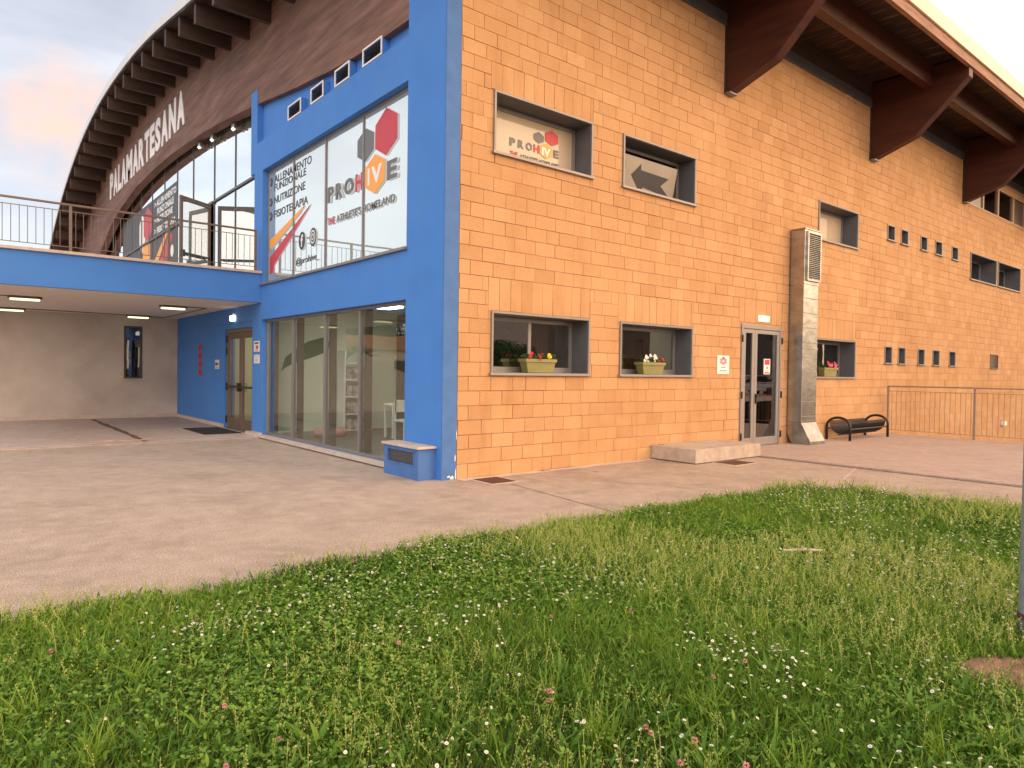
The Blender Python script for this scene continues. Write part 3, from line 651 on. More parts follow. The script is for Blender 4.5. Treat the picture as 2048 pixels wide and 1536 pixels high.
# windows of the orange wall
RG = lambda y: (lambda u, v, w: (u, y-w, v))
def deep_window(x0, x1, z0, z1, gm, D=.40, kind='plain', div=None):
    fr = MB(); t = .035
    fr.box(x0-t, x1+t, -.03, .0, z1, z1+t); fr.box(x0-t, x0, -.03, .0, z0, z1); fr.box(x1, x1+t, -.03, .0, z0, z1)
    o = fr.build('window', M['metal'], hall, .003)
    ln = MB(); s = .008
    ln.box(x0, x1, -.002, D, z1-s, z1); ln.box(x0, x0+s, -.002, D, z0, z1-s); ln.box(x1-s, x1, -.002, D, z0, z1-s); ln.box(x0+s, x1-s, .0, D, z0, z0+s)
    ln.build('reveal', M['dark_metal'], o)
    sb = MB(); sb.box(x0-.06, x1+.06, -.055, .06, z0-.03, z0-.002+.012); sb.build('sill', M['alu_light'], o, .003)
    f2 = MB(); a, c, e, g = x0+s+.002, x1-s-.002, z0+s+.002, z1-s-.002; w = .06
    f2.box(a, c, D-.06, D, e, e+.09); f2.box(a, c, D-.06, D, g-w, g); f2.box(a, a+w, D-.06, D, e+.09, g-w); f2.box(c-w, c, D-.06, D, e+.09, g-w)
    if div: f2.box(div-.03, div+.03, D-.06, D, e+.09, g-w)
    f2.build('frame', M['metal'], o, .003)
    p_ = MB(); p_.box(a+w, c-w, D-.035, D-.028, e+.09, g-w)
    if kind != 'hopper': p_.build('pane', gm, o)
    return o
for i, w in enumerate(WL):
    o = deep_window(*w, M['g_right'], div=(1.60, None, None)[i])
    if i == 0: q = MB(); q.box(.675, 1.57, .355, .362, 1.585, 2.28); q.build('pane', M['g_mirror'], o)
    cb_ = MB(); cx0, cx1 = ((1.66, 2.30), (4.1, 4.85), (10.9, 11.3))[i]
    for k in range(12): a = cx0+(cx1-cx0)*k/12; cb_.poly([(a, .62+.02*(k % 2), 1.5), (a+(cx1-cx0)/12, .62+.02*((k+1) % 2), 1.5), (a+(cx1-cx0)/12, .62+.02*((k+1) % 2), 2.34), (a, .62+.02*(k % 2), 2.34)])
    cb_.build('blind', mat('grey_blind', (.26, .25, .24) if i == 0 else (.16, .11, .07), .9, .1, 3), o)
for i, w in enumerate(WU):
    o = deep_window(*w, M['g_cream'] if i != 1 else M['g_right'], kind='hopper' if i == 1 else 'plain')
    if i == 0:
        g = RG(.36); a = MB(); c = MB(); d = MB(); e = MB()
        for s_, u0, u1 in (("P", 1.155, 1.27), ("R", 1.32, 1.44), ("O", 1.48, 1.61), ("E", 2.06, 2.17)): put_text(a, s_, g, u0, u1, 4.965, 5.09, 0, .004, .04)
        put_text(c, "H", g, 1.64, 1.755, 4.965, 5.09, 0, .004, .04); put_text(e, "IV", g, 1.81, 1.99, 4.95, 5.08, .006, .009, .04)
        put_text(c, "THE", g, 1.16, 1.32, 4.83, 4.89, 0, .004, .02); put_text(a, "ATHLETE'S HOMELAND", g, 1.36, 2.18, 4.82, 4.88, 0, .004, .015)
        flat_poly(a, g, hexagon(1.745, 5.21, .105, .09), 0, .003); flat_poly(c, g, hexagon(2.02, 5.26, .14, .125), 0, .003); flat_poly(d, g, hexagon(1.895, 5.03, .13, .12), 0.001, .005)
        for mb_, mt, nm in ((a, 'v_grey', 'grey_lettering'), (c, 'v_red', 'red_lettering'), (d, 'v_orange', 'orange_emblem'), (e, 'v_white', 'white_lettering')): mb_.build(nm, M[mt], o)
    if i == 1:
        # tilted filmed sash with an arrow
        x0, x1, z0, z1 = w; tp = .14; ht = z1-z0-.20
        T_ = lambda u, v, wv: (u, .33-(v)*0.28-wv, z0+.03+v*.93)
        p_ = MB(); p_.prism([T_(x0+.06, 0, 0), T_(x1-.22, 0, 0), T_(x1-.30, ht, 0), T_(x0+.06, ht, 0)], (0, .012, 0)); p_.build('tilted_pane', mat('grey_film', (.33, .29, .24), .4, .05, 3), o)
        ar = MB(); flat_poly(ar, T_, [(3.80, .33), (3.99, .55), (4.02, .45), (4.80, .43), (4.62, .27), (4.93, .10), (4.16, .17), (4.11, .06)], .002, .006); ar.build('arrow', M['v_dark'], o)
for w in SM:
    x0, x1, z0, z1 = w; fr = MB(); t = .03
    fr.box(x0-t, x1+t, -.02, 0, z1, z1+t); fr.box(x0-t, x0, -.02, 0, z0, z1); fr.box(x1, x1+t, -.02, 0, z0, z1)
    fr.box(x0-t-.03, x1+t+.03, -.06, .02, z0-.03, z0); o = fr.build('small_window', M['alu_light'], hall)
    ln = MB(); ln.box(x0, x1, .0, .25, z1-.006, z1); ln.box(x0, x0+.006, .0, .25, z0, z1-.006); ln.box(x1-.006, x1, .0, .25, z0, z1-.006); ln.box(x0+.006, x1-.006, .0, .25, z0, z0+.006); ln.build('reveal', M['dark_metal'], o)
    p_ = MB(); p_.box(x0+.006, x1-.006, .2, .207, z0+.006, z1-.006); p_.build('pane', M['g_right'], o)
for w in BP: deep_window(*w, M['g_right'], D=.5)
x0, x1, z0, z1 = LV[0]; b = MB(); b.box(x0, x1, .05, .08, z0, z1)
for k in range(9): b.box(x0+.03, x1-.03, .0+.01, .05, z0+.03+k*.045, z0+.045+k*.045)
b.box(x0-.03, x1+.03, -.02, .01, z1, z1+.03); b.box(x0-.03, x1+.03, -.04, .01, z0-.03, z0); b.box(x0-.03, x0, -.02, .01, z0, z1); b.box(x1, x1+.03, -.02, .01, z0, z1)
b.build('wall_louvre', M['brown_metal'], hall)
x0, x1, z0, z1 = ST[0]; b = MB(); b.box(x0, x1, -.02, .05, z0-.05, z0); b.box(x0, x1, -.02, .05, z1, z1+.04)
xs = [19.53, 20.8, 22.28, 23.9, 25.2, 26.7, 28.2, 29.2, 30.2]
for x in xs: b.box(x-.06, x+.06, -.02, .06, z0, z1)
so_ = b.build('strip_window', mat('sandy_frame', (.46, .31, .19), .6, .1, 5), hall)
for k in range(len(xs)-1):
    p_ = MB(); p_.box(xs[k]+.06, xs[k+1]-.06, .03, .045, z0, z1)
    p_.build('pane' if k in (1, 2, 5, 6) else 'shutter', M['g_right'] if k in (1, 2, 5, 6) else (M['alu_light'] if k == 0 else M['brown_metal']), so_)
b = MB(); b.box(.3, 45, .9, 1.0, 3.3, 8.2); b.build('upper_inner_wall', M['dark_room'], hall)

# door in the orange wall
x0, x1, z0, z1 = 6.93, 8.45, .035, 2.54
b = MB(); b.box(x0, x0+.06, -.03, .08, z0, z1); b.box(x1-.06, x1, -.03, .08, z0, z1); b.box(x0+.06, x1-.06, -.03, .08, z1-.08, z1)
dr = b.build('side_door', M['alu_light'], hall, .004)
b = MB()
for (a, c) in ((7.0, 7.42), (7.43, 8.38)):
    b.box(a, a+.09, -.02, .03, .04, 2.45); b.box(c-.09, c, -.02, .03, .04, 2.45); b.box(a+.09, c-.09, -.02, .03, 2.37, 2.45); b.box(a+.09, c-.09, -.02, .03, .04, .21)
b.build('door_leaf', M['alu_light'], dr, .004)
b = MB(); b.box(7.09, 7.33, .0, .008, .21, 2.37); b.box(7.52, 8.29, .0, .008, .21, 2.37); b.build('pane', M['g_right'], dr)
b = MB(); b.box(7.455, 7.50, -.05, -.02, .92, 1.12); b.box(7.455, 7.62, -.075, -.05, 1.06, 1.09)
for x in (6.925, 8.435):
    for z in (.25, 1.1, 2.25): b.box(x, x+.03, -.055, -.03, z-.07, z+.07)
b.build('handle', M['black'], dr)
b = MB(); b.box(7.60, 8.22, .04, .09, 1.05, 1.10); b.build('panic_bar', M['v_red'], dr)

# double door under the canopy
b = MB(); xx = F+.10
b.box(xx-.05, xx+.05, 7.67, 7.75, .036, 2.43); b.box(xx-.05, xx+.05, 9.59, 9.67, .036, 2.43); b.box(xx-.05, xx+.05, 7.75, 9.59, 2.35, 2.43)
dd_ = b.build('double_door', mat('bronze_door_frame', (.20, .165, .125), .5, .08, 6, metal=.3), hall, .004)
b = MB()
for (a, c) in ((7.755, 8.66), (8.675, 9.585)):
    b.box(xx-.03, xx+.03, a, a+.1, .04, 2.34); b.box(xx-.03, xx+.03, c-.1, c, .04, 2.34); b.box(xx-.03, xx+.03, a+.1, c-.1, 2.2, 2.34); b.box(xx-.03, xx+.03, a+.1, c-.1, .04, .30)
b.build('door_leaf', M['brown_metal'], dd_, .004)
b = MB(); b.box(xx-.004, xx+.004, 7.855, 8.56, .30, 2.2); b.box(xx-.004, xx+.004, 8.775, 9.485, .30, 2.2); b.build('pane', M['g_clear'], dd_)
b = MB(); b.box(xx-.09, xx-.05, 8.70, 9.60, 1.03, 1.08); b.box(xx-.09, xx-.05, 7.77, 8.6, 1.03, 1.08); b.box(xx-.11, xx-.03, 8.60, 8.72, .95, 1.15)
for y in (7.70, 9.62):
    for z in (.25, 1.05, 1.9, 2.2): b.box(xx-.08, xx-.05, y-.03, y+.03, z-.09, z+.09)
b.build('panic_bar', M['black'], dd_)

# canopy with balcony on top
b = MB(); b.box(-5.58, F-.002, 7.25, 14.35, 2.955, 3.5); b.box(-5.7, F-.002, 7.13, 7.25, 2.925, 3.545); b.box(-5.7, -5.58, 7.25, 14.35, 2.925, 3.545)
can = b.build('canopy', M['blue'], hall)
b = MB(); b.box(-5.57, F-.004, 7.252, 14.19, 2.925, 2.953); b.build('soffit', M['soffit'], can)
b = MB(); b.box(-5.74, F-.004, 7.07, 7.32, 3.546, 3.60); b.build('coping', M['stone'], can, .004)
b = MB(); b.box(-5.6, XG-.08, 7.33, 14.3, 3.501, 3.535); b.box(F, XG-.08, 7.62, 38, 3.30, 3.5); b.box(-5.6, F, 14.36, 46, 3.30, 3.5); b.build('balcony_deck', M['stone'], can)
w_ = MB()
for (a0, a1, b0, b1) in rect_minus((-5.35, F-.003, 0, 2.924), [(-1.66, -1.19, 1.155, 2.65)]): w_.box(a0, a1, 14.2, 14.4, b0, b1)
gw = w_.build('rear_wall_panel', M['grey_wall'], hall)
b = MB(); b.box(-5.35, F-.004, 14.175, 14.199, .036, .14); b.build('plinth', M['stone'], gw)
b = MB(); x0, x1, z0, z1 = -1.66, -1.19, 1.155, 2.65
b.box(x0, x0+.05, 14.19, 14.3, z0, z1); b.box(x1-.05, x1, 14.19, 14.3, z0, z1); b.box(x0+.05, x1-.05, 14.19, 14.3, z1-.05, z1); b.box(x0+.05, x1-.05, 14.19, 14.3, z0, z0+.05)
nw = b.build('narrow_window', mat('dark_bronze', (.07, .055, .04), .5, .1), hall, .004)
b = MB(); b.box(x0+.05, x1-.05, 14.25, 14.26, z0+.05, z1-.05); b.build('pane', glass('black_glass', (.05, .05, .05), .12), nw)
b = MB(); b.box(x0-.06, x1+.1, 14.12, 14.199, z0-.04, z0-.002); b.build('sill', M['stone'], nw, .003)

# ------------------------------------------------------------------ fittings
def railing(name, P0, P1, zb, zt, label, posts, bal=.122, cap=True, mt='brown_metal', rails=(.10, .86)):
    a = Vector(P0); c = Vector(P1); L = (c-a).length; d = (c-a)/L
    r = empty(name, (a.x, a.y, zb), label, 'railing')
    def loc(v): return (v[0]-a.x, v[1]-a.y, v[2]-zb)
    h = zt-zb
    tr = MB(); tr.bar(loc((a.x, a.y, zt)), loc((c.x, c.y, zt)), .05, .035); tr.build('top_rail', M[mt], r, .004)
    for f_ in rails:
        q = MB(); q.bar(loc((a.x, a.y, zb+h*f_)), loc((c.x, c.y, zb+h*f_)), .018, .012); q.build('rail', M[mt], r)
    for s in posts:
        q = MB(); p = a+d*s; q.bar(loc((p.x, p.y, zb-.01)), loc((p.x, p.y, zt-.018)), .05, .012 if 0 else .045); q.build('post', M[mt], r, .003)
    n = int(L/bal); cnt = 0
    for k in range(1, n):
        s = k*bal
        if any(abs(s-q) < .05 for q in posts) or cnt >= 98: continue
        p = a+d*s; q = MB(); q.tube([loc((p.x, p.y, zb+h*rails[0])), loc((p.x, p.y, zb+h*rails[-1]))], .0065, 6); q.build('baluster', M[mt], r); cnt += 1
    return r
railing('balcony_railing', (-5.62, 7.14), (-.36, 7.14), 3.60, 4.46, 'bronze balcony railing along the canopy edge above the blue fascia', [.02, 1.87, 3.53, 5.24])
railing('side_railing', (-5.64, 7.3), (-5.64, 14.2), 3.56, 4.46, 'bronze railing on the outer side of the balcony', [.02, 1.7, 3.4, 5.1, 6.85], bal=.16)
railing('terrace_railing', (13.5, -.16), (13.5, -8.2), .03, 1.27, 'tall grey terrace railing on the right, in front of the orange wall', [.02, 1.98, 3.95, 5.9, 7.95], bal=.112, mt='rail_metal', rails=(.09, .9))

def ceil_light(x, y, label):
    r = empty('ceiling_light', (x, y, 2.925), label, 'ceiling light', 'ceiling lights under the canopy')
    def oval(a, bb, z0, z1, mt, nm):
        q = MB(); n = 20; pts = []
        for k in range(n):
            t = 2*math.pi*k/n; cx = (a-bb) * (1 if math.cos(t) > 0 else -1); pts.append((cx+bb*math.cos(t), bb*math.sin(t), z0))
        q.prism(pts, (0, 0, z1-z0)); return q.build(nm, mt, r, .004)
    oval(.30, .12, -.05, 0, M['brown_metal'], 'housing'); oval(.26, .085, -.085, -.051, M['lamp'], 'diffuser')
for x, y, l in ((-4.27, 9.57, 'lit oval ceiling lamp, front left one under the canopy'), (-4.30, 13.35, 'lit oval ceiling lamp, back left one under the canopy'),
                (-1.46, 9.5, 'lit oval ceiling lamp, front right one above the door mat'), (-1.43, 13.5, 'lit oval ceiling lamp above the narrow window')): ceil_light(x, y, l)
cb = MB()
for a, c in (((-5.5, 9.57, 2.915), (-4.57, 9.57, 2.915)), ((-4.0, 13.35, 2.915), (-1.73, 13.5, 2.915)), ((-1.13, 13.5, 2.915), (-.72, 13.9, 2.915)), ((-.72, 13.9, 2.915), (-.72, 9.5, 2.915)), ((-.72, 9.5, 2.915), (-1.16, 9.5, 2.915))): cb.tube([a, c], .012, 6)
tag(cb.build('cable_conduit', M['brown_metal']), 'thin grey conduit linking the lamps on the soffit', 'conduit')
b = MB(); b.box(F-.10, F-.002, 8.80, 9.0, 2.60, 2.74); el = empty('wall_lamp', (0, 0, 0), 'small white lit wall lamp above the double door', 'lamp'); b.build('diffuser', M['lampw'], el, .02)
box('bracket', M['white'], el, F-.04, F-.001, 8.85, 8.95, 2.745, 2.79)
def floodlight(y, z, label, group='floodlights under the arch'):
    r = empty('floodlight', (XG-.05, y, z), label, 'floodlight', group)
    box('body', M['galv'], r, -.13, -.02, -.10, .10, -.08, .04, bevel=.01); q = MB(); q.prism([(-.135, -.08, -.06), (-.135, .08, -.06), (-.08, .08, -.10), (-.08, -.08, -.10)], (-.01, 0, -.006)); q.build('lens', M['lampw'], r)
    box('mount', M['brown_metal'], r, -.06, -.02, -.02, .02, .041, .20)
floodlight(12.75, LO(12.75)-.10, 'leftmost lit floodlight fixed to the arch beam'); floodlight(11.55, LO(11.55)-.10, 'middle lit floodlight on the arch beam')
floodlight(9.75, LO(9.75)-.10, 'small lit floodlight nearest the blue fin')

# ventilation duct
X0, X1, D_ = 8.74, 9.37, .35
dv = empty('ventilation_duct', (9.05, 0, .03), 'tall galvanised ventilation duct rising beside the side door', 'duct')
def L2(v): return (v[0]-9.05, v[1], v[2]-.03)
def dbox(mb, *a): mb.box(a[0]-9.05, a[1]-9.05, a[2], a[3], a[4]-.03, a[5]-.03)
b = MB(); dbox(b, X0, X1, -D_, -.032, .52, 2.10); b.build('duct_section', M['galv'], dv, .006)
b = MB(); dbox(b, X0+.003, X1-.003, -D_+.003, -.032, 2.105, 3.50); b.build('duct_section', M['galv'], dv, .006)
b = MB(); dbox(b, X0-.005, X1+.005, -D_-.005, -.032, 3.505, 4.66); b.build('duct_head', M['galv'], dv, .006)
b = MB(); dbox(b, X0-.02, X1+.02, -D_-.02, -.032, 4.662, 4.69)
for z in (3.495, 2.095, .515): dbox(b, X0-.012, X1+.012, -D_-.012, -.031, z-.012, z+.018)
b.build('duct_collar', M['galv'], dv, .003)
for k in range(9): b = MB(); dbox(b, X0+.004, X1-.004, -D_-.0035, -D_+.0, .62+.32*k, .635+.32*k); b.build('duct_seam', M['metal'], dv)
b = MB(); dbox(b, X0+.08, X1-.03, -D_-.018, -D_-.006, 3.60, 4.58); b.build('louvre_back', M['black'], dv)
b = MB()
for k in range(24): z = 3.62+k*.040; b.prism([L2((X0+.09, -D_-.02, z)), L2((X0+.09, -D_-.05, z-.012)), L2((X0+.09, -D_-.05, z-.004)), L2((X0+.09, -D_-.02, z+.012))], (X1-X0-.13, 0, 0))
dbox(b, X0+.05, X0+.09, -D_-.05, -D_-.006, 3.56, 4.62); dbox(b, X1-.04, X1, -D_-.05, -D_-.006, 3.56, 4.62); dbox(b, X0+.09, X1-.04, -D_-.05, -D_-.006, 4.58, 4.62); dbox(b, X0+.09, X1-.04, -D_-.05, -D_-.006, 3.56, 3.60)
b.build('louvre', M['galv'], dv)
b = MB(); pr = [(-.032, .50), (-D_, .50), (-D_-.22, .10), (-D_-.22, .031), (-.15, .031), (-.10, .10), (-.032, .25)]
b.prism([L2((X0, y, z)) for y, z in pr], (X1-X0, 0, 0)); b.build('duct_foot', M['galv'], dv, .006)

# step block, vent box, grates
b = MB(); b.box(-.99, .99, -.475, .475, 0, .235)
st = b.build('concrete_step', M['step'], None, .012); st.location = (5.16, -.485, .012); tag(st, 'low rough concrete step block at the foot of the orange wall', 'step')
vb = empty('vent_box', (-.395, .60, 0), 'small blue masonry vent box with stone lid at the pier', 'vent box')
b = MB(); x0, x1, y0, y1 = -.135, .139, -.45, .50
for (a0, a1, b0, b1) in rect_minus((y0, y1, 0.0, .43), [(-.34, .38, .20, .385)]): b.box(x0, x0+.05, a0, a1, b0, b1)
b.box(x0+.05, x1, y0, y1, 0.0, .16); b.box(x0+.05, x1, y0, y0+.06, .16, .43); b.box(x0+.05, x1, y1-.06, y1, .16, .43); b.box(x0+.05, x1, y0+.06, y1-.06, .40, .43)
b.build('body', M['blue_dull'], vb)
b = MB(); b.box(x0-.035, x1, y0-.04, y1+.03, .431, .465); b.build('lid', M['stone'], vb, .006)
b = MB(); b.box(x0-.012, x0, -.34, .38, .19, .205); b.box(x0-.012, x0, -.34, .38, .38, .395); b.box(x0-.012, x0, -.355, -.34, .19, .395); b.box(x0-.012, x0, .38, .395, .19, .395); b.build('frame', M['blue_dull'], vb)
b = MB(); b.box(x0+.03, x0+.035, -.34, .38, .2, .385)
for k in range(5): b.box(x0+.005, x0+.02, -.34, .38, .215+k*.038, .222+k*.038)
b.build('grille', M['dark_metal'], vb)
def grate(cx, cy, w, d, label):
    g_ = empty('drain_cover', (cx, cy, 0), label, 'drain cover'); q = MB(); q.box(-w/2, w/2, -d/2, d/2, .0005, .008); q.build('cover', M['rust'], g_)
    q = MB(); t = .03
    q.box(-w/2-t, w/2+t, -d/2-t, -d/2, .0005, .006); q.box(-w/2-t, w/2+t, d/2, d/2+t, .0005, .006); q.box(-w/2-t, -w/2, -d/2, d/2, .0005, .006); q.box(w/2, w/2+t, -d/2, d/2, .0005, .006); q.build('rim', M['palejoint'], g_)
grate(.365, -.40, .42, .46, 'square rusty drain cover at the building corner'); grate(4.96, -1.19, .58, .42, 'rusty drain cover in front of the concrete step')
b = MB(); b.box(-.40, .40, -.90, .90, 0, .014); o = b.build('door_mat', M['rubber'], None, .004); o.location = (-.78, 8.85, .0355); tag(o, 'black rubber mat on the floor before the double door', 'door mat')

# signs
def sign(name, fr, u0, u1, v0, v1, w0, label, base='paper', art=(), cat='sign', group=None):
    r = empty(name, fr(u0, v0, w0), label, cat, group); o_ = Vector(fr(u0, v0, w0))
    loc = lambda u, v, w: tuple(Vector(fr(u, v, w))-o_)
    q = MB(); flat_poly(q, loc, [(u0, v0), (u1, v0), (u1, v1), (u0, v1)], w0, w0+.008); q.build('panel', M[base], r)
    for nm, mt, items in art:
        q = MB()
        for it in items:
            if it[0] == 't': put_text(q, it[1], loc, u0+(u1-u0)*it[2], u0+(u1-u0)*it[3], v0+(v1-v0)*it[4], v0+(v1-v0)*it[5], w0+.0085, w0+.011, .02)
            elif it[0] == 'b': flat_poly(q, loc, [(u0+(u1-u0)*a, v0+(v1-v0)*c) for a, c in ((it[1], it[3]), (it[2], it[3]), (it[2], it[4]), (it[1], it[4]))], w0+.0085, w0+.010)
            elif it[0] == 'h': flat_poly(q, loc, hexagon(u0+(u1-u0)*it[1], v0+(v1-v0)*it[2], (u1-u0)*it[3], (v1-v0)*it[4]), w0+.0085, w0+.010)
        q.build(nm, M[mt], r)
    return r
RW = lambda u, v, w: (u, -w, v)
fl6 = [('h', .5+.2*math.cos(t), .70+.135*math.sin(t), .13, .085) for t in np.linspace(.5, 6.8, 6, endpoint=False)]
sign('wall_plaque', RW, 6.12, 6.52, 1.52, 1.885, .006, 'square white plaque with red emblem left of the side door', 'white', [('emblem', 'v_pink', fl6), ('red_emblem', 'v_red', [('h', .5, .88, .07, .05), ('b', .2, .8, .16, .2)]), ('lettering', 'v_grey', [('b', .32, .68, .34, .38)])], cat='plaque')
sign('door_notice', RW, 7.79, 8.03, 1.53, 1.853, .006, 'white and red notice stuck on the side door glass', 'white', [('red_print', 'v_red', [('b', .1, .9, .62, .95), ('h', .5, .42, .12, .09), ('b', .1, .9, .05, .14), ('b', .3, .7, .22, .25)])], cat='notice')
LW = FL(F)
sign('paper_notice', LW, -7.53, -7.18, 1.865, 2.10, .004, 'white notice with red fox-like mark, upper one by the lobby window', 'paper', [('print', 'v_dark', [('b', .15, .85, .72, .88)]), ('red_print', 'v_red', [('h', .58, .42, .22, .2), ('b', .25, .75, .10, .17)])], cat='notice')
sign('paper_notice', LW, -7.52, -7.17, 1.61, 1.80, .004, 'plain white notice with faint print, lower one by the lobby window', 'paper', [('print', 'v_shadow', [('b', .15, .85, .72, .86), ('b', .3, .7, .15, .55)])], cat='notice')
sign('paper_notice', LW, -10.42, -10.08, 1.47, 1.70, .004, 'white notice with a black arrow left of the double door', 'paper', [('arrow', 'v_dark', [('b', .1, .9, .45, .62), ('h', .3, .53, .2, .2), ('b', .2, .8, .12, .17)])], cat='notice')
words = ("red sticker, topmost of four in a column on the blue wall", "second red sticker from the top on the blue wall", "third red sticker from the top on the blue wall", "red sticker, lowest of four in a column on the blue wall")
for k, l in enumerate(words):
    zt_ = 2.12-k*.225; sign('red_sticker', LW, -11.95, -11.62, zt_-.17, zt_, .004, l, 'v_red', [('mark', 'v_dark', [('h', .5, .5, .22, .3)])], cat='sticker', group='red stickers on the blue wall')
ex = empty('exit_light', (7.72, 0, 2.69), 'small lit emergency light box above the side door', 'exit light'); box('diffuser', M['exit'], ex, -.17, .17, -.07, -.012, -.06, .06, bevel=.008); box('base', M['white'], ex, -.18, .18, -.011, -.002, -.07, .07)
b = MB(); b.box(0, .25, -.12, 0, -.09, .05); ul = empty('low_wall_light', (23.2, -.0, -.05), 'small white light low on the wall behind the railing', 'lamp'); b.build('diffuser', M['white'], ul, .01); box('mount', M['metal'], ul, .02, .23, -.03, -.001, .051, .09)

# planters
def planter(x, w, label, blooms, D=.14):
    r = empty('flower_box', (x, D, 1.50), label, 'flower box', 'olive flower boxes on the window sills')
    a, c, h = w/2-.055, w/2, .21; d0, d1 = .07, .095
    q = MB(); v = [(-a, -d0, 0), (a, -d0, 0), (a, d0, 0), (-a, d0, 0), (-c+.01, -d1+.01, h-.05), (c-.01, -d1+.01, h-.05), (c-.01, d1-.01, h-.05), (-c+.01, d1-.01, h-.05)]
    q.add(v, [(0, 3, 2, 1), (0, 1, 5, 4), (1, 2, 6, 5), (2, 3, 7, 6), (3, 0, 4, 7)])
    for (x0, x1, y0, y1) in ((-c-.005, c+.005, -d1-.008, -d1+.012), (-c-.005, c+.005, d1-.012, d1+.008), (-c-.005, -c+.015, -d1+.012, d1-.012), (c-.015, c+.005, -d1+.012, d1-.012)): q.box(x0, x1, y0, y1, h-.05, h)
    q.build('box', M['planter'], r, .003)
    q = MB(); q.box(-c+.02, c-.02, -d1+.015, d1-.015, h-.06, h-.02); q.build('soil', M['earth'], r)
    q = MB()
    for k in range(520):
        px, py, pz = random.uniform(-c, c), random.uniform(-d1, d1), h-.03+random.random()**1.3*.10; s = random.uniform(.012, .028)
        dx = Vector((random.gauss(0, 1), random.gauss(0, 1), random.gauss(0, .5))).normalized()*s; dy = dx.cross(Vector((random.gauss(0, 1), random.gauss(0, 1), 1))).normalized()*s*.6; p = Vector((px, py, pz))
        q.poly([p-dx, p-dy, p+dx, p+dy], random.random())
    q.build('foliage', M['leafg'], r, tone=True)
    for (bx, bz, sz, mt) in blooms:
        q = MB(); cen = Vector((bx, -d1-.0+random.uniform(-.01, .05), h+bz))
        for k in range(5):
            t = k*2*math.pi/5+random.random(); p = cen+Vector((math.cos(t)*sz*.6, -.006*k, math.sin(t)*sz*.6))
            q.add([tuple(p+Vector((sz*.6*math.cos(j*math.pi/3), random.uniform(-.004, .004), sz*.6*math.sin(j*math.pi/3)))) for j in range(6)], [(0, 1, 2, 3, 4, 5)])
        q.build('bloom', M[mt], r)
rr = random.uniform
planter(1.60, .62, 'olive flower box with red pansies and one yellow, first window', [(-.22, .06, .03, 'pet_red'), (-.26, .02, .02, 'pet_red'), (-.17, .09, .022, 'pet_red'), (-.03, .05, .03, 'pet_red'), (-.05, .0, .02, 'pet_red'), (.17, .05, .042, 'pet_yel'), (.02, .08, .015, 'pet_red')])
planter(4.29, .62, 'olive flower box with white flowers, second window', [(-.22, .09, .04, 'pet_white'), (-.10, .12, .032, 'pet_white'), (-.28, .03, .028, 'pet_white'), (0.0, .10, .045, 'pet_white'), (.04, .04, .03, 'pet_white'), (-.15, .02, .025, 'pet_white'), (.14, .02, .03, 'pet_red'), (.24, .06, .03, 'pet_red'), (.10, .07, .02, 'pet_red')])
planter(10.85, .66, 'olive flower box with pink flowers beside the duct', [(rr(-.25, .25), rr(-.01, .12), rr(.02, .045), 'pet_pink' if k % 4 else 'pet_red') for k in range(16)])
b = MB(); b.tube([(0, 0, 0), (0, 0, .18)], [.09, .075], 10); o = empty('flower_pot', (10.28, .2, 1.5), 'dark pot plant half hidden behind the duct', 'pot plant'); b.build('pot', M['v_pink'], o)
q = MB()
for k in range(160):
    p = Vector((rr(-.13, .13), rr(-.1, .1), .18+rr(0, .3))); dx = Vector((rr(-1, 1), rr(-1, 1), rr(-1, 1))).normalized()*.03; dy = dx.cross(Vector((rr(-1, 1), rr(-1, 1), 1))).normalized()*.02; q.poly([p-dx, p-dy, p+dx, p+dy], random.random()*.4)
q.build('foliage', M['leafg'], o, tone=True)

# hoop bench
bn = empty('hoop_bench', (11.5, -.32, .03), 'black steel hoop bench against the orange wall by the duct', 'bench')
for x in (-1.0, 1.0):
    q = MB(); pts = [(x, -.27, 0), (x, -.27, .32)]+[(x, -.27*math.cos(t), .32+.20*math.sin(t)) for t in np.linspace(.2, math.pi-.2, 12)]+[(x, .27, .32), (x, .27, 0)]
    q.tube(pts, .03, 10); q.build('end_hoop', M['black'], bn, smooth=True)
for k in range(34):
    x = -.90+1.80*k/33; q = MB()
    q.tube([(x, -.24*math.cos(t), .40-.26*math.sin(t)-(.0)) for t in np.linspace(-.15, math.pi+.15, 14)], .011, 6); q.build('seat_hoop', M['black'], bn, smooth=True)
q = MB()
for y, z in ((-.25, .26), (.25, .26), (0, .125)): q.tube([(-1, y, z), (1, y, z)], .018, 8)
q.build('long_bar', M['black'], bn)

# lamp post at the right edge
lp = empty('lamp_post', (-.651, -6.768, 0), 'grey galvanised lamp post at the right edge of the photo', 'lamp post')
b = MB(); b.tube([(0, 0, -.1), (0, 0, .16), (0, 0, 7)], [.085, .08, .045], 20); b.build('pole', mat('weathered_galvanised', (.24, .27, .30), .55, .2, 9, metal=.3), lp, smooth=True)
b = MB(); b.tube([(0, 0, 7), (0, -.1, 7.2), (0, -.7, 7.3)], .03, 8); b.build('arm', M['metal'], lp); box('lamp_head', M['metal'], lp, -.11, .11, -1.2, -.7, 7.25, 7.36, bevel=.02)
b = MB(); b.tube([(0, 0, .14), (0, 0, .17)], [.088, .085], 20); b.build('collar', M['rust'], lp)

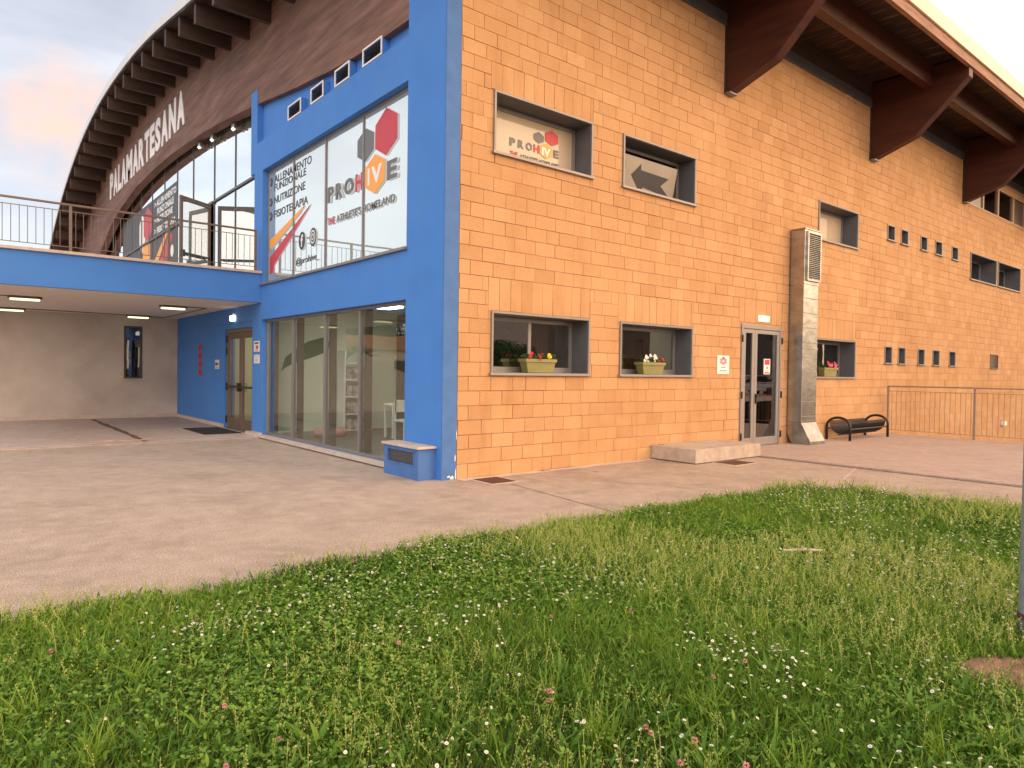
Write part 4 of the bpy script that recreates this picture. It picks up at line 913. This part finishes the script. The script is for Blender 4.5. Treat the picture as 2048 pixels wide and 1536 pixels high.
# lobby contents seen through the lower glazing
lfm = MB(); P_ = [(.35, 1.45), (.45, 1.75), (.7, 1.98), (1.0, 2.15), (1.35, 2.25), (1.55, 2.12), (1.45, 1.92), (1.1, 1.78), (.75, 1.66), (.5, 1.56)]
lfm.prism([(x, 7.53, z) for x, z in P_], (0, .015, 0)); tag(lfm.build('wall_leaf', mat('leaf_green', (.03, .10, .025), .6, .15)), 'large green leaf decoration on the lobby wall', 'decoration')
sf = empty('magazine_rack', (1.95, 7.2, .045), 'white rack of magazines inside the lobby', 'rack'); b = MB()
b.box(-.3, -.27, -.2, .2, 0, 1.9); b.box(.27, .3, -.2, .2, 0, 1.9)
for z in (.02, .4, .8, 1.2, 1.6): b.box(-.269, .269, -.2, .2, z, z+.03)
b.build('frame', M['white'], sf)
b = MB()
for z in (.06, .44, .84, 1.24):
    for k in range(3): b.box(-.24+k*.17, -.10+k*.17, -.17, -.15, z, z+.24)
b.build('magazines', mat('magazine_covers', (.45, .36, .32), .5, .7, 9), sf)
tb = empty('console_table', (2.3, 5.2, .045), 'white console table inside the lobby', 'table'); b = MB(); b.box(-.5, .5, -.2, .2, .70, .74); b.build('top', M['white'], tb)
for sx in (-.47, .47):
    for sy in (-.17, .17): box('leg', M['white'], tb, sx-.02, sx+.02, sy-.02, sy+.02, 0, .699)
ct = empty('cactus', (2.35, 5.2, .786), 'dark green cactus on the lobby table', 'cactus'); b = MB(); b.tube([(0, 0, .08), (0, 0, .3), (0, 0, .5), (0, 0, .55)], [.05, .07, .055, .01], 10); b.build('stem', M['v_dark'] if 0 else mat('cactus_green', (.025, .06, .03), .7), ct, smooth=True)
b = MB(); b.tube([(0, 0, 0), (0, 0, .1)], [.06, .075], 10); b.build('pot', M['v_dark'], ct)
ch = empty('white_chair', (1.75, 4.3, .045), 'white chair inside the lobby', 'chair'); box('seat', M['white'], ch, -.2, .2, -.2, .2, .42, .46); box('backrest', M['white'], ch, -.2, .2, .17, .2, .6, .85)
for sx in (-.18, .18):
    for sy in (-.18, .185): box('leg', M['white'], ch, sx-.015, sx+.015, sy-.015, sy+.015, 0, .419 if sy < 0 else .84)
b = MB(); b.tube([(0, 0, 0), (0, 0, .12), (0, 0, .16)], [.34, .36, .28], 20); o = b.build('floor_cushion', mat('pink_fabric', (.55, .25, .22), .9), None, smooth=True); o.location = (1.0, 6.3, .05); tag(o, 'round pink floor cushion inside the lobby', 'cushion')

# ------------------------------------------------------------------ lawn
EX = np.array([-14, -8, -5.24, -4.18, -2.57, -.3, 1.3, 2.4, 3.2, 3.6]); EY = np.array([-2.95, -2.95, -2.93, -3.08, -2.96, -3.08, -3.16, -3.22, -3.28, -3.6])
def edge_ok(x, y, pad=0.0):
    ye = np.interp(x, EX, EY); xe = np.interp(-y, [3.2, 3.75, 4.35, 5.5, 9, 14], [3.25, 3.62, 3.68, 3.88, 4.2, 4.6])
    w = .05*np.sin(x*5.1)+.03*np.sin(x*13.7+1)+.02*np.sin(x*31); w2 = .05*np.sin(y*4.3)+.03*np.sin(y*12.1)
    return (y < ye+w-pad) & (x < xe+w2-pad)
pts = [(-40, -13.9), (4.5, -13.9), (4.1, -9), (3.8, -5.5), (3.6, -4.35), (3.52, -3.8), (3.2, -3.36), (2.4, -3.28), (1.3, -3.22), (-.3, -3.14), (-2.57, -3.02), (-4.18, -3.12), (-5.24, -3.0), (-8, -3.0), (-40, -3.0)]
b = MB(); b.poly([(x, y, .018) for x, y in pts])
tag(b.build('lawn_soil', M['earth']), 'dark soil under the lawn', kind='structure')
b = MB(); cen = (-1.28, -6.88)
b.poly([(cen[0]+.34*math.cos(t)*(1+.12*math.sin(3*t))*.775+.21*math.sin(t)*(1+.15*math.cos(4*t))*.63, cen[1]-.34*math.cos(t)*(1+.12*math.sin(3*t))*.63+.21*math.sin(t)*(1+.15*math.cos(4*t))*.775, .028) for t in np.linspace(0, 2*math.pi, 30, endpoint=False)])
for k in range(260):
    t = random.uniform(0, 6.28); r_ = random.random()**.5*1.05; ux, uy = .34*r_*math.cos(t), .21*r_*math.sin(t); px, py = cen[0]+ux*.775+uy*.63, cen[1]-ux*.63+uy*.775; w = random.uniform(.004, .015)
    v = [(px+w*math.cos(a), py+w*math.sin(a), .027) for a in (0, 1.3, 2.5, 3.9, 5.1)]; b.add(v+[(px, py, .03+w*.8)], [(0, 1, 5), (1, 2, 5), (2, 3, 5), (3, 4, 5), (4, 0, 5)])
tag(b.build('bare_soil_patch', M['baresoil']), 'patch of bare brown soil by the lamp post', kind='structure')

def pnoise(x, y, s, seed):
    g = np.random.default_rng(seed).random((64, 64)); u = (x*s) % 64; v = (y*s) % 64
    i = np.floor(u).astype(int) % 64; j = np.floor(v).astype(int) % 64; fu = u-np.floor(u); fv_ = v-np.floor(v); fu = fu*fu*(3-2*fu); fv_ = fv_*fv_*(3-2*fv_)
    i1 = (i+1) % 64; j1 = (j+1) % 64
    return (g[i, j]*(1-fu)+g[i1, j]*fu)*(1-fv_)+(g[i, j1]*(1-fu)+g[i1, j1]*fu)*fv_
CP = np.array([-5.461, -7.902]); FD = np.array([.6317, .7752])
def scatter(n, dens=lambda x, y, d: np.ones_like(x), pad=0.0):
    """random ground points, thicker near the viewer's part of the lawn"""
    out = []
    x = rng.uniform(-9, 4.6, n); y = rng.uniform(-11.5, -2.8, n)
    dx = x-CP[0]; dy = y-CP[1]; dep = dx*FD[0]+dy*FD[1]; lat = np.abs(dx*FD[1]-dy*FD[0]); d = np.hypot(dx, dy)
    inside = (dep > 1.4) & (lat < dep*.80+.3)
    pr = np.where(inside, 1.0, .22)*dens(x, y, d)
    k = edge_ok(x, y, pad) & (rng.random(n) < pr)
    hx = (x-cen[0])*.775-(y-cen[1])*.63; hy = (x-cen[0])*.63+(y-cen[1])*.775; hole = (hx/.31)**2+(hy/.19)**2
    k &= (hole > 1) | (rng.random(n) < .04)
    return x[k], y[k], d[k]
def np_mesh(name, verts, loops, sizes, tone, mt, **kw):
    me = bpy.data.meshes.new(name); me.vertices.add(len(verts)); me.vertices.foreach_set('co', verts.astype(np.float32).ravel())
    me.loops.add(len(loops)); me.loops.foreach_set('vertex_index', loops.astype(np.int32))
    me.polygons.add(len(sizes)); st = np.concatenate([[0], np.cumsum(sizes)[:-1]]); me.polygons.foreach_set('loop_start', st.astype(np.int32)); me.polygons.foreach_set('loop_total', sizes.astype(np.int32))
    me.update(calc_edges=True)
    at = me.attributes.new('tone', 'FLOAT', 'POINT'); at.data.foreach_set('value', tone.astype(np.float32))
    o = bpy.data.objects.new(name, me); col.objects.link(o); me.materials.append(mt); return tag(o, **kw)
def strips(x, y, z0, h, w, lean, az, seg, shape, tone, twist=None):
    """curved leaf strips: seg levels of 2 verts; returns verts, loops, sizes, tones"""
    n = len(x); T = np.linspace(0, 1, seg+1); face = az+math.pi/2 if twist is None else twist
    V = np.zeros((n, seg+1, 2, 3))
    for k, t in enumerate(T):
        bx = x+np.cos(az)*lean*t**1.8; by = y+np.sin(az)*lean*t**1.8; bz = z0+h*(t-.18*t*t*np.clip(lean/np.maximum(h, .01), 0, 1.6))
        hw = w*shape(t)/2
        for s_, sg in ((0, -1), (1, 1)):
            V[:, k, s_, 0] = bx+sg*np.cos(face)*hw; V[:, k, s_, 1] = by+sg*np.sin(face)*hw; V[:, k, s_, 2] = bz+sg*hw*.15
    b0 = np.arange(n)*(seg+1)*2; F_ = []
    for k in range(seg): F_.append(np.stack([b0+2*k, b0+2*k+1, b0+2*k+3, b0+2*k+2], 1))
    F_ = np.stack(F_, 1).reshape(-1, 4)
    return V.reshape(-1, 3), F_.ravel(), np.full(len(F_), 4), np.repeat(tone, (seg+1)*2)
def join(parts):
    off = 0; V, L, S, T = [], [], [], []
    for v, l, s, t in parts: V.append(v); L.append(l+off); S.append(s); T.append(t); off += len(v)
    return np.concatenate(V), np.concatenate(L), np.concatenate(S), np.concatenate(T)
green = [(0, (.030, .085, .008)), (.3, (.125, .245, .022)), (.55, (.25, .39, .045)), (.8, (.40, .46, .10)), (1, (.58, .55, .22))]
M['grass'] = attr_mat('grass_blade', green, .55, transl=.35, spec=.25)
M['clover'] = attr_mat('clover_leaf', [(0, (.028, .085, .010)), (.5, (.100, .230, .028)), (1, (.26, .41, .07))], .6, transl=.3, spec=.2)
M['broad'] = attr_mat('broad_leaf', [(0, (.05, .14, .014)), (.6, (.14, .29, .03)), (1, (.30, .44, .07))], .5, transl=.35, spec=.3)
M['stalk'] = attr_mat('seed_stalk', [(0, (.20, .32, .05)), (.5, (.34, .41, .09)), (1, (.54, .52, .20))], .7, transl=.2)
# fine blades
x, y, d = scatter(720000, lambda x, y, d: np.clip(1.3-.07*d, .5, 1)*(.6+.6*pnoise(x, y, 1.3, 3)))
n = len(x); ps = pnoise(x, y, .9, 5); h = (.045+.085*rng.random(n)**1.5)*(.65+.7*pnoise(x, y, 1.1, 9))*(.8+.5*(rng.random(n) > .93)); w = (.0032+.0022*rng.random(n))*(1+.09*np.maximum(d-3, 0))
tn = np.clip(.16+.28*rng.random(n)+.42*(ps-.5)+.32*(rng.random(n) > .95), 0, 1)
A = strips(x, y, np.full(n, .012), h, w, h*rng.uniform(.15, 1.0, n), rng.normal(.6, 1.7, n), 3, lambda t: [1, .95, .7, .06][int(round(t*3))], tn, twist=rng.uniform(0, 6.28, n))
# tufts of longer grass
tx, ty, td = scatter(1100, lambda x, y, d: np.clip(pnoise(x, y, .8, 21)*1.5-.3, 0, 1)); m_ = 34
x = np.repeat(tx, m_)+rng.normal(0, .028, len(tx)*m_); y = np.repeat(ty, m_)+rng.normal(0, .028, len(tx)*m_); n = len(x); k = edge_ok(x, y, -.06); 
h = rng.uniform(.10, .24, n)*np.repeat(rng.uniform(.6, 1.1, len(tx)), m_); tn = np.clip(np.repeat(rng.uniform(.18, .55, len(tx)), m_)+rng.normal(0, .08, n), 0, 1)
A2 = strips(x, y, np.full(n, .012), h, rng.uniform(.004, .008, n), h*rng.uniform(.15, .9, n), rng.uniform(0, 6.28, n), 4, lambda t: [.8, 1, .85, .55, .05][int(round(t*4))], tn, twist=rng.uniform(0, 6.28, n))
np_mesh('grass', *join([A, A2]), M['grass'], label='green grass of mixed height covering the lawn', kind='stuff')
# clover carpet
x, y, d = scatter(260000, lambda x, y, d: np.clip(pnoise(x, y, 1.0, 31)*1.7-.25, .10, 1)*np.clip(1.4-.1*d, .35, 1))
n = len(x); z = .02+.075*rng.random(n)*(.6+.7*pnoise(x, y, 1.6, 33)); tn = np.clip(rng.random(n)*.6+.5*(z-.02)/.08, 0, 1); parts = []
rot = rng.uniform(0, 6.28, n); tilt = rng.normal(0, .45, n); sz = rng.uniform(.009, .017, n)*(1+.05*np.maximum(d-3, 0))
for q in range(3):
    a = rot+q*2.094; V = np.zeros((n, 5, 3))
    for j, (f_, s_) in enumerate(((0, 0), (.6, -.55), (1.15, -.35), (1.15, .35), (.6, .55))):
        ex = f_*sz; ey = s_*sz*1.1
        V[:, j, 0] = x+np.cos(a)*ex-np.sin(a)*ey; V[:, j, 1] = y+np.sin(a)*ex+np.cos(a)*ey; V[:, j, 2] = z+np.sin(tilt+q)*ex*.6+abs(s_)*sz*.3
    F_ = (np.arange(n)*5)[:, None]+np.arange(5)[None]; parts.append((V.reshape(-1, 3), F_.ravel(), np.full(n, 5), np.repeat(tn, 5)))
np_mesh('clover_carpet', *join(parts), M['clover'], label='dark green clover leaves spread between the grass', kind='stuff')
# broad leaved weeds in rosettes
tx, ty, td = scatter(2200, lambda x, y, d: np.clip(pnoise(x, y, .9, 41)*1.6-.35, 0, 1)*np.clip(1.5-.16*d, .12, 1), .05); m_ = 8
x = np.repeat(tx, m_)+rng.normal(0, .012, len(tx)*m_); y = np.repeat(ty, m_)+rng.normal(0, .012, len(tx)*m_); n = len(x); sc_ = np.repeat(rng.uniform(.55, 1.15, len(tx)), m_)
h = rng.uniform(.05, .15, n)*sc_; az = rng.uniform(0, 6.28, n)
B = strips(x, y, np.full(n, .014), h, rng.uniform(.012, .026, n)*sc_, h*rng.uniform(.3, 1.1, n), az, 6, lambda t: [.25, .6, .95, 1, .8, .45, .04][int(round(t*6))], np.clip(np.repeat(rng.uniform(.1, .7, len(tx)), m_)+rng.normal(0, .12, n), 0, 1), twist=az+math.pi/2+rng.normal(0, .4, n))
# small oval leaves everywhere
x, y, d = scatter(130000, lambda x, y, d: np.clip(1.3-.12*d, .25, 1)); n = len(x); az = rng.uniform(0, 6.28, n); h = rng.uniform(.01, .05, n)
B2 = strips(x, y, .02+.06*rng.random(n), h, rng.uniform(.007, .014, n), rng.uniform(.015, .04, n), az, 3, lambda t: [.3, 1, .9, .1][int(round(t*3))], rng.random(n)*.8, twist=az+math.pi/2)
np_mesh('broad_leaf_weeds', *join([B, B2]), M['broad'], label='broad leaved weeds growing up through the lawn', kind='stuff')
# dry seed stalks with tiny pods, in patches
x, y, d = scatter(75000, lambda x, y, d: np.clip(pnoise(x, y, .75, 51)*2.4-.70, .05, 1)*np.clip(.35+.22*(d-2.5), .3, 1)); n = len(x); h = rng.uniform(.09, .20, n); az = rng.uniform(0, 6.28, n); lean = h*rng.uniform(.05, .5, n)
tn = rng.random(n); C_ = strips(x, y, np.full(n, .015), h, np.full(n, .0018)*(1+.12*np.maximum(d-3, 0)), lean, az, 2, lambda t: 1.0, tn, twist=rng.uniform(0, 6.28, n)); parts = [C_]
for q in range(7):
    t = .5+.08*q; px = x+np.cos(az)*lean*t**1.8+rng.normal(0, .006, n); py = y+np.sin(az)*lean*t**1.8+rng.normal(0, .006, n); pz = .015+h*(t-.18*t*t*.3); s_ = rng.uniform(.003, .005, n)*(1+.10*np.maximum(d-3, 0))
    V = np.zeros((n, 4, 3)); r_ = rng.uniform(0, 6.28, n)
    for j, (a, c) in enumerate(((-1, 0), (0, -1), (1, 0), (0, 1))): V[:, j, 0] = px+np.cos(r_)*a*s_; V[:, j, 1] = py+np.sin(r_)*a*s_; V[:, j, 2] = pz+c*s_
    F_ = (np.arange(n)*4)[:, None]+np.arange(4)[None]; parts.append((V.reshape(-1, 3), F_.ravel(), np.full(n, 4), np.repeat(np.clip(tn*.8+rng.random(n)*.3, 0, 1), 4)))
np_mesh('seed_stalks', *join(parts), M['stalk'], label='thin dry yellowish seed stalks in patches of the lawn', kind='stuff')

# daisies: the nearest as flowers of their own, the rest as one scatter
def daisy_data(r, petals=11):
    v, f, mi = [], [], []
    for k in range(petals):
        t = 2*math.pi*k/petals; c, s = math.cos(t), math.sin(t); wd = .26
        i = len(v)
        for (a, e, z) in ((.2, 0, 0), (.7, -wd*.8, .1), (1, 0, .05), (.7, wd*.8, .1)): v.append((r*(a*c-e*s), r*(a*s+e*c), r*z))
        f.append((i, i+1, i+2, i+3)); mi.append(0)
    i = len(v); v += [(r*.24*math.cos(j*math.pi/3), r*.24*math.sin(j*math.pi/3), r*.16) for j in range(6)]; f.append(tuple(range(i, i+6))); mi.append(1)
    return v, f, mi
M['petal'] = mat('daisy_petal', (.80, .78, .72), .7, .06); M['eye'] = mat('daisy_eye', (.75, .48, .05), .7, .1)
cl_c = [(-4.43, -3.83), (-4.34, -4.0), (-3.37, -3.63), (-2.54, -3.6), (-2.14, -4.39), (-2.17, -4.72), (-1.12, -4.45), (-2.08, -4.85), (-0.89, -4.43), (-2.37, -5.96), (-2.41, -6.15), (1.58, -4.44), (0.46, -5.97), (-0.51, -6.51), (-0.72, -6.67), (-0.48, -6.42), (0.15, -5.9), (-3.47, -4.74), (-3.97, -5.66), (-4.1, -5.78), (-3.45, -6.15), (-3.45, -6.2), (-5.26, -4.8), (-2.51, -6.83), (-1.77, -6.77), (-2.33, -5.82), (2.27, -5.79), (3.29, -5.64), (1.07, -4.93), (-0.94, -2.96), (-3.09, -4.68), (-0.48, -5.11), (-1.12, -5.94), (-3.71, -4.0), (-2.61, -6.89), (-3.27, -5.35)]
cl_c = np.array(cl_c); fx, fy = [], []
for cx, cy in cl_c:
    dd2 = math.hypot(cx-CP[0], cy-CP[1]); m_ = int(rng.integers(6, 14) if dd2 < 3.4 else rng.integers(22, 55)); s_ = .07+.035*dd2; fx.append(cx+rng.normal(0, s_, m_)); fy.append(cy+rng.normal(0, s_*.75, m_))
x, y, _ = scatter(26000, lambda x, y, d: np.clip(pnoise(x, y, .9, 61)*2.8-1.1, .03, 1)*np.clip(.08+.16*(d-2.5), .06, 1), .04); fx.append(x); fy.append(y)
fx = np.concatenate(fx); fy = np.concatenate(fy); k = edge_ok(fx, fy, .05); fx, fy = fx[k], fy[k]
dep = (fx-CP[0])*FD[0]+(fy-CP[1])*FD[1]; lat = np.abs((fx-CP[0])*FD[1]-(fy-CP[1])*FD[0]); vis = (dep > 1.9) & (lat < dep*.76)
order = np.argsort(np.where(vis, np.hypot(fx-CP[0], fy-CP[1]), 99)); fz = rng.uniform(.085, .14, len(fx)); rr_ = rng.uniform(.0062, .0102, len(fx))
me = bpy.data.meshes.new('daisy'); v, f, mi = daisy_data(1.0); i = len(v)
v += [(.08, 0, 0), (-.05, .07, 0), (-.05, -.07, 0), (.3, .2, -9), (.2, .3, -9), (.2, .2, -9)]; f += [(i, i+1, i+4, i+3), (i+1, i+2, i+5, i+4), (i+2, i, i+3, i+5)]; mi += [2]*3
me.from_pydata(v, [], f); me.materials.append(M['petal']); me.materials.append(M['eye']); me.materials.append(M['clover']); me.polygons.foreach_set('material_index', mi)
for j in order[:300]:
    o = bpy.data.objects.new('daisy', me); col.objects.link(o); o.location = (fx[j], fy[j], fz[j]); s_ = float(rr_[j]); o.scale = (s_, s_, s_)
    o.rotation_euler = (random.gauss(0, .35), random.gauss(0, .35), random.uniform(0, 6.28)); tag(o, 'small white daisy with yellow eye in the lawn', 'daisy', 'daisies in the lawn')
ms = MB(); mats_i = []
for j in order[300:]:
    v, f, mi = daisy_data(float(rr_[j])*1.1, 7); a, b2 = random.gauss(0, .35), random.gauss(0, .35)
    ms.add([(vx+fx[j], vy+fy[j], vz+vx*a+vy*b2+fz[j]) for vx, vy, vz in v], f); mats_i += mi
me = bpy.data.meshes.new('daisy_scatter'); me.from_pydata(ms.v, [], ms.f); me.materials.append(M['petal']); me.materials.append(M['eye']); me.polygons.foreach_set('material_index', mats_i)
o = bpy.data.objects.new('daisy_scatter', me); col.objects.link(o); tag(o, 'many more tiny white daisies farther across the lawn', kind='stuff')
# pink clover heads
bm_ = MB(); 
for k in range(70):
    t = random.uniform(0, 6.28); ph = math.acos(random.uniform(-.6, 1)); c = Vector((math.sin(ph)*math.cos(t), math.sin(ph)*math.sin(t), math.cos(ph)))
    s_ = c.cross(Vector((.3, .2, 1))).normalized()*.0026; bm_.poly([c*.005-s_, c*.0135, c*.005+s_])
head = None
for n_, (cx, cy) in enumerate([(-5.06, -4.0), (-4.57, -5.02), (-4.48, -5.4), (-4.72, -5.44), (-2.43, -5.3), (-2.85, -5.07), (-3.45, -5.78), (-3.53, -5.82), (-3.37, -6.19), (-3.4, -6.23), (-3.31, -6.33), (-3.46, -6.4), (-3.69, -4.87), (-2.51, -6.05), (-2.77, -6.08), (-3.32, -6.56), (-1.51, -5.48), (-3.24, -3.43)]):
    r = empty('clover_flower', (cx, cy, .02), 'pink clover flower head standing above the grass', 'clover flower', 'pink clover flowers in the lawn')
    if head is None:
        head = bm_.build('bloom', mat('clover_pink', (.62, .27, .30), .8, .3, 200), r); q = MB(); q.tube([(0, 0, 0), (.004, 0, .06), (0, 0, .118)], .0012, 5); stem = q.build('stem', M['clover'], r); head.location = (0, 0, .125)
        fh, fs_ = head, stem
    else:
        c1 = fh.copy(); col.objects.link(c1); c1.parent = r; c2 = fs_.copy(); col.objects.link(c2); c2.parent = r
    r.scale = (random.uniform(.85, 1.1),)*3; r.rotation_euler = (random.gauss(0, .12), random.gauss(0, .12), random.uniform(0, 6))
# pale stick lying in the grass
b = MB(); b.tube([(-.24, -5.0, .095), (-.10, -5.08, .10), (.03, -5.19, .095)], .011, 6); tag(b.build('stick', mat('bleached_wood', (.62, .50, .40), .8)), 'bleached stick lying in the grass', 'stick')

# ------------------------------------------------------------------ surroundings that the glass mirrors
def leaf_ball(n, cx, cy, cz, rx, rz, s, seed):
    g = np.random.default_rng(seed); cl = g.normal(0, .5, (14, 3)); c = cl[g.integers(0, 14, n)]+g.normal(0, .30, (n, 3)); c = c/np.maximum(1, np.linalg.norm(c, axis=1))[:, None]
    P0 = np.stack([cx+c[:, 0]*rx, cy+c[:, 1]*rx, cz+c[:, 2]*rz], 1); a = g.normal(0, 1, (n, 3)); a /= np.linalg.norm(a, axis=1)[:, None]; b_ = np.cross(a, g.normal(0, 1, (n, 3))); b_ /= np.linalg.norm(b_, axis=1)[:, None]
    V = np.stack([P0-a*s, P0-b_*s*.6, P0+a*s, P0+b_*s*.6], 1).reshape(-1, 3); F_ = (np.arange(n)*4)[:, None]+np.arange(4)[None]; return V, F_.ravel(), np.full(n, 4), np.repeat(g.random(n), 4)
M['bark'] = mat('bark', (.09, .06, .04), .95, .3, 8); M['crown'] = attr_mat('tree_leaf', [(0, (.018, .04, .012)), (1, (.06, .10, .025))], .8)
proto = None
def tree(x, y, s, label):
    global proto
    r = empty('tree', (x, y, 0), label, 'tree', 'trees around the grounds', rz=random.uniform(0, 6)); r.scale = (s, s, s)
    if proto is None:
        q = MB(); q.tube([(0, 0, -.1), (.1, 0, 1.5), (0, .1, 3)], [.22, .16, .1], 9)
        for k in range(5): t = k*1.3; q.tube([(.05, .05, 1.6+k*.25), (math.cos(t)*1.0, math.sin(t)*1.0, 2.8+k*.3), (math.cos(t)*1.5, math.sin(t)*1.5, 3.5+k*.25)], [.09, .05, .02], 6)
        t_ = q.build('trunk', M['bark'], r); c_ = np_mesh('crown', *leaf_ball(9000, 0, 0, 3.6, 2.4, 1.7, .11, 5), M['crown']); c_.parent = r; proto = (t_, c_)
    else:
        for p_ in proto: c = p_.copy(); col.objects.link(c); c.parent = r
for x, y, s, l in ((34.5, -40, .85, 'rounded tree at the back of the parking area'), (52, -46, 1.1, 'broad tree farthest along the parking area'), (-19.5, 46, 1.25, 'tree behind the low pale house'), (-26, 50, 1.35, 'leftmost big tree behind the pale house'),
                   (-30, 36, 1.2, 'tree standing beyond the ramp wall'), (12, -38, .9, 'tree across the parking area'), (-34, 10, 1.3, 'lone tree west of the hall'), (-30, -14, 1.2, 'tree behind the lawn'), (-12, -40, 1.2, 'tree south of the lawn')): tree(x, y, s, l)
hs = empty('low_house', (-21, 40, 0), 'low pale house beyond the ramp wall', 'house'); box('wall', M['grey_wall'], hs, -6, 4, 0, 5, 0, 3.0); b = MB(); b.prism([(-6.3, -.3, 3), (-6.3, 5.3, 3), (-6.3, 2.5, 4.2)], (10.6, 0, 0)); b.build('roof', mat('tile', (.35, .17, .10), .9), hs)
b = MB()
for k in range(3): b.box(-5+k*3, -4+k*3, -.03, .02, 1, 2.2)
b.build('window', M['black'], hs)
b = MB(); b.prism([(-5.36, 14.2, 0), (-5.36, 14.2, 1.85), (-5.95, 14.2, 2.12), (-9.2, 14.2, .75), (-9.2, 14.2, 0)], (0, .2, 0)); tag(b.build('ramp_wall', M['grey_wall']), 'grey parapet wall sloping down beside the canopy', 'wall')
pm = empty('palm_tree', (-8.9, 20.5, 0), 'spiky palm standing beyond the ramp wall', 'palm'); b = MB(); b.tube([(0, 0, -.1), (.05, 0, 1), (0, 0, 1.9)], [.2, .15, .14], 9); b.build('trunk', M['bark'], pm)
b = MB()
for k in range(70):
    t = random.uniform(0, 6.28); e = random.uniform(.15, 1.45); L_ = random.uniform(.8, 1.2); c = Vector((math.cos(t)*math.cos(e), math.sin(t)*math.cos(e), math.sin(e))); s_ = c.cross(Vector((0, 0, 1))).normalized()*.03; o_ = Vector((0, 0, 1.9))
    b.poly([o_-s_, o_+s_, o_+c*L_*.6+s_*.8, o_+c*L_-Vector((0, 0, .12)), o_+c*L_*.6-s_*.8], random.random())
b.build('fronds', M['crown'], pm, tone=True)
def car(x, y, rz, paint, label):
    r = empty('parked_car', (x, y, 0), label, 'car', 'parked cars', rz)
    q = MB(); q.prism([(-2.1, -.85, .30), (-2.1, -.85, .80), (-1.9, -.85, .95), (-.9, -.85, 1.0), (1.3, -.85, 1.0), (1.9, -.85, .95), (2.1, -.85, .70), (2.1, -.85, .30)], (0, 1.7, 0)); q.build('body', paint, r, .06)
    q = MB(); q.prism([(-1.0, -.74, 1.0), (-.45, -.62, 1.45), (.95, -.62, 1.45), (1.7, -.74, 1.0)], (0, 1.4, 0)); q.build('cabin', M['black'], r, .05); box('car_roof', paint, r, -.45, .95, -.64, .64, 1.45, 1.49, bevel=.02)
    for wx in (-1.35, 1.3):
        for wy in (-.87, .67): q = MB(); q.tube([(wx, wy, .32), (wx, wy+.2, .32)], .32, 18); q.build('wheel', M['rubber'], r)
ab_ = empty('dark_reflection_block', (44, -52, 0), 'unseen brown block added to darken the window reflections', 'building'); b = MB()  # unseen block added so the orange wall's windows mirror something dark
for (a0, a1, b0, b1) in rect_minus((0, 60, 0, 9), [(2+4*k, 3.4+4*k, z, z+1.5) for k in range(14) for z in (1, 4, 6.6)]): b.box(a0, a1, 5.7, 6, b0, b1)
b.box(0, 60, -6, 5.7, 0, 8.9); b.build('wall', mat('brown_render', (.16, .12, .10), .9, .1, 2), ab_); box('roof', M['rust'], ab_, -.5, 60.5, -6.5, 6.5, 9.01, 9.3)
car(41, -21, .3, M['white'], 'white car parked across from the side door'); car(46, -22, .3, M['galv'], 'silver car parked beside the white one')
